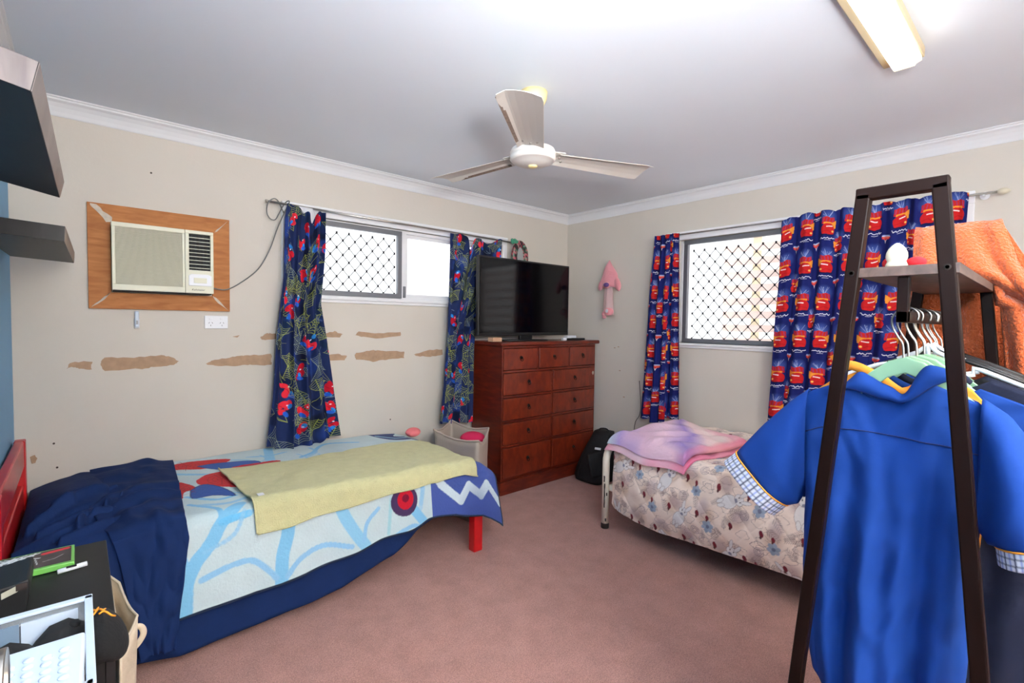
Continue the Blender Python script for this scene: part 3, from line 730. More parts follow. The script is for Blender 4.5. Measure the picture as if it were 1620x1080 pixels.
MB().box((3.25,2.885,1.193),(3.45,2.93,1.211)).build('body', M['blackplastic'], t, bevel=.005)
MB().box((3.30,2.895,1.211),(3.36,2.92,1.213)).build('buttons', M['grey_cable'], t)
MB().box((3.13,2.86,1.193),(3.17,2.885,1.215)).build('plug_adaptor', M['white_plastic'], bevel=.003, label='tiny white plug adaptor on the chest in front of the television', cat='adaptor')
MB().box((3.30,2.965,1.193),(3.42,3.01,1.232)).build('paper_packet', M['white_plastic'], bevel=.002, label='small white packet behind the black remote control', cat='packet')

# mirror with floral frame, hung at the rod end
t = thing('hanging_mirror', (2.85,3.16,1.75), 'small oval mirror in a dark floral frame hanging from the left curtain rod end', 'mirror')
cx, cz, n = 2.875, 1.915, 48; Y0 = 3.165
g = []; cl = []
for k in range(13):
    a = 2*PI*k/12; row = []
    for i in range(n+1):
        b = 2*PI*i/n; rx, rz = .062+.036, .10+.045
        r1 = 1
        px = cx+.012+(.066)*math.cos(b) + .034*math.cos(a)*math.cos(b); pz = cz+(.11)*math.sin(b)*1. + .032*math.cos(a)*math.sin(b)
        row.append((px, Y0-.011*math.sin(a), pz)); cl.append(lin(random.choice([(40,24,30),(50,28,34),(30,40,36),(190,60,84),(120,160,140),(60,110,84),(205,110,120),(36,22,30)])))
    g.append(row)
gridmesh('floral_frame', np.array(g), M['floral'], t, colors=np.array(cl))
MB().prism([(cx-.002+.055*math.cos(b), cz+.09*math.sin(b)) for b in np.linspace(0,2*PI,32,endpoint=False)], lambda a,b: (a,Y0-.004,b), lambda a,b: (a,Y0+.004,b)).build('mirror_glass', M['mirror'], t)
bow = mat('green_ribbon', (60,140,110), .6)
m = MB(); 
for (dx,dz,rx) in ((-.02,.0,.024),(.016,.004,.022),(0,.016,.018),(-.03,.016,.014)): m.ball((2.82+dx,3.16,2.035+dz), (rx,.012,rx*.8), 10, 8)
m.build('ribbon_bow', bow, t, smooth=True)

# pink plush bag on the right wall
t = thing('plush_toy_bag', (3.545,2.70,1.39), 'pink plush hooded toy with purple nose hanging on the right wall', 'soft toy')
X0 = 3.545
g = []
for i in range(15):
    f = i/14; z = 1.905-.235*f; hw = .004+.092*math.sin(min(1,f*1.12)*PI/2)**.85
    if f > .85: hw *= 1-.35*((f-.85)/.15)
    g.append([(X0-.034*math.sin(b)*min(1,f*2.2+.1)-.0, 2.70+hw*math.cos(b)+.006*math.sin(f*9), z-.006*math.cos(b*2)) for b in np.linspace(0,2*PI,20,endpoint=False)])
MB().grid(np.array(g), closed_u=True, cap=True).build('hood', M['plushpink'], t, smooth=True)
MB().ball((X0-.03,2.705,1.685),(.022,.04,.028)).build('muzzle', M['plushpink'], t, smooth=True)
MB().ball((X0-.048,2.697,1.687),(.014,.030,.020)).build('nose', M['purple'], t, smooth=True)
MB().ball((X0-.012,2.600,1.69),(.022,.030,.062),R=Matrix.Rotation(-.25,3,'X')).build('ear', M['plushpink'], t, smooth=True)
MB().ball((X0-.008,2.785,1.69),(.02,.026,.050),R=Matrix.Rotation(.3,3,'X')).build('ear', M['plushpink'], t, smooth=True)
g = []
for i in range(14):
    f = i/13; z = 1.67-.25*f; hw = .04+.018*f
    g.append([(X0-.004-(.018+.01*f)*math.sin(b)*(1+.15*math.sin(5*b)), 2.70+hw*math.cos(b)+.003*math.sin(4*b+f*3), z) for b in np.linspace(0,2*PI,28,endpoint=False)])
MB().grid(np.array(g), closed_u=True, cap=True).build('mesh_body', M['sheerpink'], t, smooth=True)
m = MB(); m.ball((X0-.02,2.685,1.452),(.024,.052,.036)); m.ball((X0-.018,2.735,1.43),(.018,.026,.026)); m.ball((X0-.03,2.725,1.402),(.016,.022,.014)); m.build('lower_body', M['plushpink'], t, smooth=True)
MB().ball((X0-.04,2.69,1.456),(.007,.018,.018)).build('belly_patch', M['lining'], t, smooth=True)

pts = spline([(XB-.006,2.391,.86),(XB-.006,2.373,.656),(XB-.006,2.385,.56),(XB-.02,2.419,.474),(XB-.02,2.43,.2),(XB-.02,2.40,.02)], 5)
MB().tube(pts, .0022, 6).build('thin_cord', M['blackplastic'], smooth=True, label='thin black cord hanging down the right wall beside the narrow curtain', cat='cord')

# ------------------------------------------------------------------ red bed along the left wall
bed = thing('single_bed', (.77,2.73,0), 'red painted timber single bed along the wall under the web print curtains', 'bed')
for x0_,y0_,z1_,x1_,y1_ in ((1.70,2.222,.30,1.762,2.278),(1.70,3.16,.30,1.762,3.215)):
    MB().box((x0_,y0_,0),(x1_,y1_,z1_)).build('leg', M['red_paint'], bed, bevel=.006)
for y0_,y1_ in ((2.16,2.22),(3.10,3.16)):
    MB().box((-.228,y0_,0),(-.19,y1_,.775)).build('headboard_post', M['red_paint'], bed, bevel=.006)
MB().box((-.226,2.22,.655),(-.194,3.10,.775)).build('headboard_top_rail', M['red_paint'], bed, bevel=.006)
MB().box((-.222,2.22,.44),(-.198,3.10,.575)).build('headboard_rail', M['red_paint'], bed, bevel=.006)
for y0_,y1_ in ((2.285,2.31),(3.15,3.175)):
    MB().box((-.19,y0_,.27),(1.70,y1_,.35)).build('side_rail', M['red_paint'], bed, bevel=.005)
MB().box((1.715,2.278,.25),(1.745,3.16,.35)).build('foot_rail', M['red_paint'], bed, bevel=.005)
MB().box((-.18,2.285,.30),(1.715,3.15,.33)).build('slat_base', M['red_paint'], bed)
MB().box((-.185,2.268,.335),(1.70,3.18,.49)).build('mattress', M['navy'], bevel=.05, seg=5, smooth=True, label='mattress in a navy fitted sheet on the red bed', cat='mattress')

# cross-section of the bedding: s = distance from the wall edge, drop begins near s = .95
def drape(s, zt, hem_y=2.19, y0=3.225, ye=2.27, r=.055):
    """s -> (y, z)"""
    top = y0-ye-r+.0; arc = r*PI/2*1.0
    s = np.asarray(s, float)
    y = np.where(s < top, y0-s, 0.); z = np.where(s < top, zt, 0.)
    a = np.clip((s-top)/arc, 0, 1)*PI/2
    on = (s >= top)
    y = np.where(on, ye+r-r*np.sin(a), y); z = np.where(on, zt-r+r*np.cos(a), z)
    d = np.clip(s-top-arc, 0, None)
    y = np.where(on, y-d*.14, y); z = np.where(on, z-d*.985, z)
    return y, z
TOP = 3.225-2.27-.055
def blanket_z(x): return np.interp(x, [-.2,.1,.3,.8,1.5,1.72,1.80,1.9], [.545,.545,.548,.55,.535,.52,.495,.42])

# navy quilt under the fleece blanket
nx, ny = 120, 90
xs = np.linspace(-.06,1.60,nx); 
hem = np.interp(xs, [-.06,.15,.27,.64,.92,1.19,1.35,1.6], [.06,.07,.05,.06,.085,.155,.24,.34])
P = np.zeros((ny,nx,3))
for j,x in enumerate(xs):
    zt_ = float(blanket_z(x))-.030; S = TOP+.055*PI/2+(zt_-.055-hem[j])/.985
    y,z = drape(np.linspace(0,S,ny), zt_, r=.055, ye=2.285)
    P[:,j,0] = x; P[:,j,1] = y; P[:,j,2] = z
P[...,1] += noise2(ny,nx,2,14,.010)*np.clip((np.linspace(0,1,ny)[:,None]-.62)*4,0,1)
quilt = gridmesh('quilt', P[:,::-1], M['navy'], solid=.012, offset=-1, label='navy quilt under the pale blue fleece blanket, its head end turned back', cat='quilt')
# turned-back head end lying over the blanket
nx, ny = 90, 200
P = np.zeros((ny,nx,3)); u = np.linspace(0,1,nx)
for i in range(ny):
    f = i/(ny-1)
    S = f*(TOP+.055*PI/2+.45)
    y,z = drape(S, .572, ye=2.235, r=.06, y0=3.21)
    xl = np.interp(f,[0,.5,.75,1],[.03,.02,.10,.15]); xr = np.interp(f,[0,.3,.66,.72,1],[.375,.345,.30,.31,.255])
    x = xl+(xr-xl)*u
    P[i,:,0] = x; P[i,:,1] = y; P[i,:,2] = z
P[...,2] += .010*np.sin(u[None]*PI)
nn = noise2(ny,nx,18,6,.010)+noise2(ny,nx,7,3,.012)+.012*np.sin(np.linspace(0,1,ny)[:,None]*60+u[None]*5+4*np.sin(u[None]*3))*np.exp(-((np.linspace(0,1,ny)[:,None]-.45)/.12)**2)
P[...,2] += nn*(np.linspace(0,1,ny)[:,None] < .68); P[...,1] -= np.abs(nn)*1.3*(np.linspace(0,1,ny)[:,None] >= .62)
gridmesh('turned_back_end', P, M['navy'], quilt, solid=.014, offset=1)
# pillow and rumpled sheet at the head
nx, ny = 150, 150
xs = np.linspace(-.185,.13,nx); ss = np.linspace(0,TOP+.055*PI/2+.42,ny); P = np.zeros((ny,nx,3))
for j,x in enumerate(xs):
    fx = (x+.185)/.315
    zt_ = .505+.05*math.sin(min(1,fx*1.25+.02)*PI/2)
    y,z = drape(ss, zt_, ye=2.245)
    P[:,j,0] = x; P[:,j,1] = y; P[:,j,2] = z
sv = (ss/ss.max())[:,None]; xv = np.linspace(0,1,nx)[None]
bump = .055*np.exp(-((sv-.30)/.24)**2)*np.sin(np.clip(xv*1.15,0,1)*PI)**.5
def ridge(a, b, w, h):
    d = np.array(b)-np.array(a); L2 = d@d; tt = np.clip(((xv-a[0])*d[0]+(sv-a[1])*d[1])/L2,0,1)
    D = np.hypot(xv-a[0]-tt*d[0], (sv-a[1]-tt*d[1])*2.2); return h*np.exp(-(D/w)**2)
rd = ridge((.1,.50),(.95,.30),.035,.034)+ridge((.2,.57),(.9,.52),.028,.028)-ridge((.2,.53),(.95,.42),.03,.022)+ridge((.55,.60),(1.,.40),.03,.040)+ridge((.3,.40),(.7,.33),.03,.022)+ridge((.0,.62),(.6,.60),.03,.020)+ridge((.62,.56),(.78,.50),.03,-.04)+ridge((.15,.44),(.5,.42),.025,.018)+ridge((.4,.66),(.95,.60),.025,.024)-ridge((.35,.625),(.9,.565),.02,.016)
P[...,2] += (bump+rd)*(sv<.69)+noise2(ny,nx,12,7,.004)
P[...,1] -= (ridge((.1,.75),(.9,.85),.06,.012)+ridge((.3,.8),(.5,1.),.05,.010))
gridmesh('bed_sheet', P[:,::-1], M['navy'], solid=.008, offset=-1, label='rumpled navy sheet pulled over the pillow beside the red headboard', cat='sheet')

# fleece blanket
b1=[(.506,.904),(.429,.98),(.384,1.053),(.327,1.12),(.285,1.222),(.27,1.33)]
b2=[(.429,.98),(.42,.895),(.34,.785)]; b3=[(.429,.98),(.528,.97)]; b4=[(.255,1.0),(.279,1.064),(.299,1.127),(.306,1.163),(.30,1.3)]
b5=[(.347,1.185),(.405,1.17),(.473,1.157),(.535,1.164),(.592,1.222),(.626,1.27)]
b6=[(.69,1.02),(.678,1.101),(.652,1.186),(.643,1.304)]; b7=[(.669,1.275),(.731,1.22),(.844,1.196),(.964,1.231)]
b8=[(.92,1.03),(.944,1.093),(.996,1.189),(1.039,1.252)]; b9=[(1.028,1.218),(1.049,1.141),(1.116,1.084)]
b10=[(1.27,1.08),(1.294,1.115),(1.371,1.213)]; b11=[(1.15,1.27),(1.233,1.221),(1.295,1.204),(1.358,1.232)]; b12=[(1.185,1.05),(1.162,1.224)]
b13=[(.859,.0),(.78,.363)]; b14=[(.95,.33),(1.05,.243),(1.185,.088),(1.368,.161)]; b15=[(.345,.674),(.44,.785),(.516,.78)]; b16=[(.33,.235),(.479,.358)]
r1=[(.30,.06),(.369,.062),(.481,.044),(.632,.128),(.5,.236),(.376,.175),(.30,.16)]; u1=[(.464,.158),(.563,.162),(.725,.24),(.726,.32),(.581,.326),(.5,.236)]
r2=[(.417,.436),(.499,.352),(.70,.386),(.60,.67),(.473,.6),(.418,.516)]; r3=[(.28,.38),(.348,.4),(.387,.491),(.393,.572),(.346,.606),(.327,.693),(.28,.7)]
u2=[(.373,.592),(.433,.529),(.493,.635),(.516,.78),(.443,.72),(.364,.707)]; r4=[(.60,.30),(.80,.30),(.82,.36),(.62,.38)]
BX0, BX1 = .235, 1.885
nx, ny = 620, 460; SM = 1.40
P_ = Print(BX1-BX0, SM, nx, ny, (196,214,218)); P_.mottle(.05, 14); P_.mottle(.04, 40)
sh = lambda pts: [(x-BX0, s) for x,s in pts]
for pts,wd,cc in ((b1,.05,(128,190,226)),(b4,.03,(128,190,226)),(b6,.055,(128,190,226)),(b8,.055,(140,196,226)),(b10,.05,(128,190,226)),(b13,.05,(140,196,228)),(b5,.022,(140,192,226)),(b7,.024,(140,192,226)),(b2,.02,(128,190,226)),(b3,.03,(110,186,228)),
                  (b9,.02,(140,192,226)),(b11,.02,(140,192,226)),(b12,.016,(160,206,214)),(b14,.024,(128,190,226)),(b15,.022,(128,190,226)),(b16,.03,(140,196,226))):
    P_.line(sh(pts), wd, cc, .92, .006, 6)
for k in range(26):   # paler web threads over the hidden and far part
    x = random.uniform(.5,1.7)-BX0; s = random.uniform(.0,1.0); a = random.uniform(0,3.1); P_.line([(x,s),(x+.1*math.cos(a),s+.1*math.sin(a)),(x+.2*math.cos(a+.4),s+.2*math.sin(a+.4))], random.uniform(.012,.03), (140,194,226), .6, .006, 5)
P_.poly(sh(r1), (196,26,34), 1, 4); P_.poly(sh(u1), (44,84,160), 1, 4); P_.poly(sh(r4), (196,26,34), 1, 4); P_.poly(sh(r2), (198,26,34), 1, 4); P_.poly(sh(r3), (190,24,32), 1, 4); P_.poly(sh(u2), (40,80,156), 1, 4)
for q in (r1,r2,r3):      # dark web lines on the red areas
    c_ = np.mean(q,axis=0)
    for k in range(7): a = k*.9; P_.seg((c_[0]-BX0,c_[1]), (c_[0]-BX0+.08*math.cos(a), c_[1]+.10*math.sin(a)), .003, (120,14,26), .8)
    for k in range(1,4): P_.line([(c_[0]-BX0+.02*k*math.cos(a), c_[1]+.03*k*math.sin(a)) for a in np.linspace(0,6.28,14)], .0025, (120,14,26), .7)
for q in (u1,u2): P_.line(sh(q)+[sh(q)[0]], .006, (26,40,96), .8, .003, 4)
P_.ell(1.257-BX0,1.074,.075,.075,0,(70,52,88)); P_.ell(1.262-BX0,1.066,.045,.05,0,(186,28,44)); P_.ell(1.262-BX0,1.06,.02,.02,0,(110,20,44))
P_.poly(sh([(1.424,.40),(2.0,.40),(2.0,1.5),(1.424,1.5)]), (68,86,152), 1)
P_.line(sh([(1.44,.95),(1.489,1.033),(1.589,1.125),(1.662,1.056),(1.739,1.121),(1.80,1.05),(1.88,1.12)]), .045, (200,216,222), 1, .004)
P_.ell(1.70-BX0,1.22,.10,.14,.3,(56,72,136),.6,.6)
n2 = [(1.50,-.05),(1.717,-.007),(1.661,.10),(1.80,.18),(1.80,.25),(1.62,.215),(1.55,.12)]
P_.poly(sh(n2), (44,60,112), 1, 3); P_.line(sh([(1.55,.05),(1.64,.16),(1.80,.20)]), .02, (150,190,214), 1, .003)
hem = np.interp(np.linspace(BX0,BX1,nx), [.235,.27,.40,.54,.64,.75,.86,.99,1.12,1.26,1.40,1.55,1.67,1.74,1.80,1.86,1.905],
                                          [.175,.175,.176,.184,.178,.182,.195,.208,.228,.240,.262,.262,.228,.212,.180,.140,.10])
xs = np.linspace(BX0,BX1,nx); Pp = np.zeros((ny,nx,3)); C = np.zeros((ny,nx,3))
folds = noise1(nx, 11, .012)+.006*np.sin(xs*21)+.030*np.clip((xs-1.40)/.2,0,1)+.008
for j,x in enumerate(xs):
    zt_ = float(blanket_z(x)); S = TOP+.055*PI/2+(zt_-.055-hem[j])/.985
    ss = np.linspace(0,S,ny); y,z = drape(ss, zt_, ye=2.262)
    dd = np.clip((ss-TOP)/.3,0,1); over = max(0,(x-1.70))
    Pp[:,j,0] = x; Pp[:,j,1] = y-folds[j]*dd; Pp[:,j,2] = z
    idx = np.clip((ss/SM*(ny-1)).astype(int),0,ny-1); C[:,j] = P_.C[idx,j]
    e = S-ss; C[e < .009, j] = lin((38,50,72))
C[:, :3] = lin((38,50,72)); C[:, -4:] = lin((38,50,72))
Pp[...,2] += noise2(ny,nx,9,12,.004)
Pp[...,0] = np.minimum(Pp[...,0], 9)
gridmesh('fleece_blanket', Pp[:,::-1], M['fleece'], colors=C[:,::-1], solid=.006, offset=-1, label='pale blue fleece blanket with blue web print and navy foot border on the red bed', cat='blanket')

# green towel lying along the bed edge
nx, ny = 160, 110
P = np.zeros((ny,nx,3)); u = np.linspace(0,1,nx); 
top_e = np.interp(u, [0,.04,.25,.5,.8,1], [.376,.39,.42,.40,.345,.35]); bot_e = np.interp(u, [0,.1,.35,.7,.92,1], [1.088,1.085,1.06,1.04,1.02,1.035])
xt = .528+u*(1.80-.528); xb = .555+u*(1.725-.555)
folds_x = lambda x: np.interp(x, xs, folds)
for i in range(ny):
    v = i/(ny-1); x = xt+(xb-xt)*v; s = top_e+(bot_e-top_e)*v
    for j in range(nx):
        zt_ = float(blanket_z(x[j]))+.009
        y,z = drape(float(s[j]), zt_, ye=2.253); P[i,j] = (x[j], float(y)-folds_x(x[j])*max(0,min(1,(s[j]-TOP)/.3)), float(z))
P[...,2] += np.abs(noise2(ny,nx,5,7,.010))+.004*np.abs(np.sin(np.linspace(0,9,nx)[None]+6*np.linspace(0,1,ny)[:,None]))**6+.003*np.exp(-((np.linspace(0,1,ny)[:,None]-.0)/.03)**2)
tw = gridmesh('bath_towel', P[:,::-1], M['towel_green'], solid=.006, offset=-1, label='pale green bath towel spread along the front edge of the red bed', cat='towel')
y,z = drape(.90,.56,ye=2.25); 
MB().box((.575,2.30,.570),(.600,2.33,.573)).build('care_tag', M['white_plastic'], tw)
edge = [tuple(P[-1,j]+np.array((0,-.004,.002))) for j in range(nx)]; MB().tube(edge, .004, 6).build('hem', M['towel_green'], tw, smooth=True)
edge = [tuple(P[i,0]+np.array((-.002,-.001,.004))) for i in range(ny)]; MB().tube(edge, .004, 6).build('hem', M['towel_green'], tw, smooth=True)

# pink slipper-like cloth on the far corner
MB().ball((1.765,3.035,.555),(.06,.05,.032),R=Matrix.Rotation(.4,3,'Z')).build('folded_cloth', M['pink'], smooth=True, label='small salmon pink cloth at the far foot corner of the red bed', cat='cloth')

# ------------------------------------------------------------------ laundry hamper
hp = thing('laundry_hamper', (2.05,2.85,0), 'beige fabric laundry hamper with pink clothes between bed and chest of drawers', 'hamper')
top = [(1.915,2.47),(2.205,2.73),(2.16,3.14),(1.87,2.93)]
bot = [(1.95,2.51),(2.19,2.73),(2.15,3.08),(1.91,2.88)]
def ringpts(cs, z, n=12, dz=None):
    out = []
    for k in range(4):
        a, b = cs[k], cs[(k+1)%4]
        for i in range(n):
            f = i/n; sag = math.sin(f*PI); out.append((a[0]+(b[0]-a[0])*f, a[1]+(b[1]-a[1])*f, z-(dz[k]*sag if dz else 0)))
    return out
rows = []
for i in range(12):
    f = i/11; cs = [(bot[k][0]+(top[k][0]-bot[k][0])*f, bot[k][1]+(top[k][1]-bot[k][1])*f) for k in range(4)]
    rows.append(ringpts(cs, .002+.575*f, 12, [v*f**6 for v in (.05,.03,.03,.03)]))
rows = np.array(rows); rows[...,:2] += rng.uniform(-.004,.004,rows[...,:2].shape)*np.linspace(0,1,12)[:,None,None]
MB().grid(rows, closed_u=True).add(rows[0], [tuple(range(48))]).build('fabric_body', M['hamper'], hp, smooth=True, solid=.004, offset=0)
rim = rows[-1].tolist(); MB().tube(rim, .007, 8, closed=True).build('rim', M['hamper'], hp, smooth=True)
MB().ball((2.12,2.80,.50),(.09,.10,.05)).build('crumpled_shirt', M['magenta'], smooth=True, label='crumpled magenta garment lying in the laundry hamper', cat='clothing')
MB().ball((2.04,2.92,.30),(.12,.13,.20)).build('laundry_pile', M['hamper_in'], smooth=True, label='heap of beige laundry filling the hamper below the magenta garment', cat='clothing')

# ------------------------------------------------------------------ backpack
t = thing('backpack', (3.33,2.62,0), 'black backpack standing on the carpet between the chest and the white bed', 'backpack')
rows = []
for i in range(14):
    f = i/13; z = .006+.40*f; sx = (.16*(1-.55*f**1.6)); sy = .17*(1-.50*f**1.5)*(1 if i else .85)
    cx = 3.335+.09*f; cy = 2.63-.0*f
    rows.append([(cx+sx*math.copysign(abs(math.cos(b))**.6,math.cos(b)), cy+sy*math.copysign(abs(math.sin(b))**.6,math.sin(b))+.01*math.sin(3*b+f*5), z) for b in np.linspace(0,2*PI,28,endpoint=False)])
MB().grid(np.array(rows), closed_u=True, cap=True).build('body', M['backpack'], t, smooth=True)
MB().box((-.09,-.012,-.10),(.09,.02,.10), Matrix.Rotation(-.25,3,'X') @ Matrix.Rotation(-.5,3,'Z'), (3.235,2.53,.17)).build('front_pocket', M['backpack'], t, bevel=.015)
MB().tube(spline([(3.40,2.66,.40),(3.41,2.66,.425),(3.42,2.60,.43),(3.42,2.57,.40)],5), .006, 8).build('handle', M['backpack'], t, smooth=True)
MB().tube(spline([(3.19,2.68,.15),(3.17,2.70,.08),(3.175,2.72,.02)],5), .006, 8).build('strap', M['backpack'], t, smooth=True)
MB().box((-.026,-.0015,-.009),(.026,.0015,.009), Matrix.Rotation(-.65,3,'Z') @ Matrix.Rotation(.15,3,'Y'), (3.222,2.535,.302)).build('label_tag', M['white_plastic'], t, label='white rectangular label')

# ------------------------------------------------------------------ white metal bed along the right wall
bed = thing('single_bed', (3.1,1.0,0), 'cream tubular metal single bed with chipped paint along the right wall', 'bed')
Yb = 1.957
foot = [(2.578,Yb,.03),(2.578,Yb,.44)]+[(2.578+.12*(1-math.cos(a)),Yb,.44+.12*math.sin(a)) for a in np.linspace(.15,PI/2,8)]+[(3.40,Yb,.56)]+[(3.40+.12*math.sin(a),Yb,.44+.12*math.cos(a)) for a in np.linspace(.15,PI/2,8)]+[(3.52,Yb,.03)]
MB().tube(foot, .0235, 16).build('foot_frame', M['white_metal'], bed, smooth=True)
for x in (2.578,3.52): MB().lathe([(.0245,0),(.0265,.004),(.0265,.03),(.0245,.034)], (x,Yb,0), 16).build('rubber_foot', M['rust'], bed, smooth=True)
for (z0,z1,a) in ((.14,.30,3.5),(.31,.35,3.4),(.05,.07,3.9),(.22,.24,4.1)):
    g = [[(2.578+.0242*math.cos(a+w*(.10+.12*random.random())), Yb+.0242*math.sin(a+w*(.1+.12*random.random())), z0+(z1-z0)*i/8) for w in (-1,0,1)] for i in range(9)]
    MB().grid(g).build('paint_chip', M['rust'], bed, solid=.0008)
for x in (2.60,3.50): MB().box((x-.016,.05,.25),(x+.016,Yb-.02,.29)).build('side_rail', M['white_metal'], bed, bevel=.003)
head = [(2.578,.03,0),(2.578,.03,.70),(2.66,.03,.80),(3.44,.03,.80),(3.52,.03,.70),(3.52,.03,0)]
MB().tube(spline(head,5), .0235, 14).build('head_frame', M['white_metal'], bed, smooth=True)
MB().box((2.62,.06,.29),(3.55,1.92,.50)).build('mattress', M['mattress'], bevel=.04, seg=4, smooth=True, label='dark mattress beneath the rabbit-print quilt on the cream bed', cat='mattress')

# quilt with printed rabbits, leaves and flowers
QY0, QY1 = .0, 1.898
nx, ny = 640, 460; QS = 1.44
Q = Print(QY1-QY0, QS, nx, ny, (244,226,212)); Q.mottle(.05, 16)
R_ = random.Random(4); OUT = (128,106,106)
def fern(x, y, a, L, col=OUT):
    e = (x+math.cos(a)*L, y+math.sin(a)*L); Q.seg((x,y), e, .0022, col, .8)
    for k in range(1,7):
        f = k/7; px, py = x+math.cos(a)*L*f, y+math.sin(a)*L*f; l = L*.38*(1-f*.5)
        for s_ in (1,-1): Q.ell(px+math.cos(a+s_*.8)*l*.55, py+math.sin(a+s_*.8)*l*.55, l*.42, l*.12, a+s_*.8, col, .55); 
def rabbit(x, y, s_, a):
    c, d = math.cos(a), math.sin(a); T = lambda u,v: (x+(u*c-v*d)*s_, y+(u*d+v*c)*s_)
    for (u,v,rx,ry,an) in ((0,.0,.055,.075,0),(-.018,-.072,.015,.03,.2),(.020,-.072,.015,.03,-.2)):
        p = T(u,v); Q.ell(p[0],p[1],(rx+.003)*s_,(ry+.003)*s_,a+an,OUT,.8); Q.ell(p[0],p[1],rx*s_,ry*s_,a+an,(230,226,224))
    for (u,v,rx,ry,an) in ((.0,.095,.046,.038,0),(-.034,.15,.014,.045,.3),(.03,.15,.014,.045,-.25)):
        p = T(u,v); Q.ell(p[0],p[1],(rx+.003)*s_,(ry+.003)*s_,a+an,OUT,.8); Q.ell(p[0],p[1],rx*s_,ry*s_,a+an,(232,228,226))
    for u in (-.016,.018): p = T(u,.098); Q.ell(p[0],p[1],.0045*s_,.007*s_,a,(40,36,44))
    p = T(0,.066); Q.ell(p[0],p[1],.016*s_,.012*s_,a,(140,140,158))
def flower(x, y, s_):
    for k in range(6): a = k*1.047+.3; Q.ell(x+math.cos(a)*.019*s_, y+math.sin(a)*.019*s_, .015*s_,.012*s_, a, (150,165,186) if k%2 else (162,176,196), .95)
    Q.ell(x,y,.010*s_,.010*s_,0,(118,126,150)); bud(x+.004, y-.045*s_, s_*.8)
def bud(x, y, s_):
    Q.ell(x, y, .011*s_, .017*s_, .3, (122,40,52)); Q.ell(x+.002, y+.017*s_, .006*s_, .009*s_, 0, (96,50,52))
def rose(x, y, s_):
    for r in (.026,.018,.010): Q.line([(x+r*s_*math.cos(a), y+r*s_*math.sin(a)) for a in np.linspace(0,6.28,18)], .0026, (150,130,136), .8)
for j in range(-1,11):
    for i in range(-1,13):
        x = i*.175+(j%2)*.088+R_.uniform(-.02,.02); y = j*.16+R_.uniform(-.02,.02); k = (i+2*j) % 4
        Q.ell(x+.1,y+.1,.05,.04,R_.uniform(0,3),(206,176,150),.7,.4); Q.ell(x+.02,y-.08,.045,.03,R_.uniform(0,3),(180,160,170),.5,.4)
        for q in range(4): fern(x+R_.uniform(-.11,.11), y+R_.uniform(-.1,.1), R_.uniform(0,6.28), R_.uniform(.05,.085))
        for q in range(5):
            a = R_.uniform(0,6.28); cx_,cy_ = x+R_.uniform(-.1,.1), y+R_.uniform(-.1,.1)
            Q.line([(cx_+.03*math.cos(a+t_)*(1+.3*math.sin(3*t_)), cy_+.022*math.sin(a+t_)) for t_ in np.linspace(0,5.5,14)], .0022, OUT, .6)
for j in range(-1,11):
    for i in range(-1,13):
        x = i*.175+(j%2)*.088+R_.uniform(-.02,.02); y = j*.16+R_.uniform(-.02,.02); k = (i+2*j) % 4
        if k in (0,) or (k == 2 and j%2): rabbit(x, y, R_.uniform(.52,.66), R_.choice([PI,PI+.3,PI-.5,PI+1.2,PI-1.2,.6]))
        if k in (1,3): flower(x, y, R_.uniform(.8,1.)); rose(x+.07,y+.04,.9)
        bud(x+.06, y-.055, .95)
ys = np.linspace(QY0,QY1,nx)
hemz = np.interp(ys, [0,.5,.78,.99,1.22,1.40,1.53,1.70,1.87,1.925], [.14,.15,.16,.152,.146,.135,.128,.135,.160,.20])
r = .07; X_in = 3.575; xe = 2.552; topl = X_in-xe-r
Pq = np.zeros((ny,nx,3)); C = np.zeros((ny,nx,3)); fol = noise1(nx,10,.010)
for j,y in enumerate(ys):
    zt_ = .565-.015*np.clip((y-1.8)/.12,0,1); S = topl+r*PI/2+(zt_-r-hemz[j]); ss = np.linspace(0,S,ny)
    a = np.clip((ss-topl)/(r*PI/2),0,1)*PI/2; on = ss >= topl; d = np.clip(ss-topl-r*PI/2,0,None)
    x = np.where(on, xe+r-r*np.sin(a), X_in-ss)-.05*np.sin(np.clip(d/.40,0,1)*PI*.9)*min(1,(1.898-y)/.25+.05)+.03*max(0,1-(1.898-y)/.12)*on; z = np.where(on, zt_-r+r*np.cos(a), zt_)-d
    x = x + fol[j]*np.clip(d/.2,0,1)
    Pq[:,j] = np.stack([x, y+0*x, z],1)
    idx = np.clip((ss/QS*(ny-1)).astype(int),0,ny-1); C[:,j] = Q.C[idx,j]
# quilting puckers
yy = ys[None,:]; sv = np.linspace(0,1.35,ny)[:,None]
pk = .007*(np.abs(np.sin((yy*1+sv)*PI/.20))**.35*np.abs(np.sin((yy*1-sv)*PI/.20))**.35)+noise2(ny,nx,22,28,.0045)
Pq[...,2] += pk*(sv < topl+.08); Pq[...,0] -= pk*(sv > topl)
gridmesh('floral_quilt', Pq, M['quiltprint'], colors=C, solid=.016, offset=-1, label='pinkish quilt printed with white rabbits, leaves and blue flowers on the cream bed', cat='quilt')

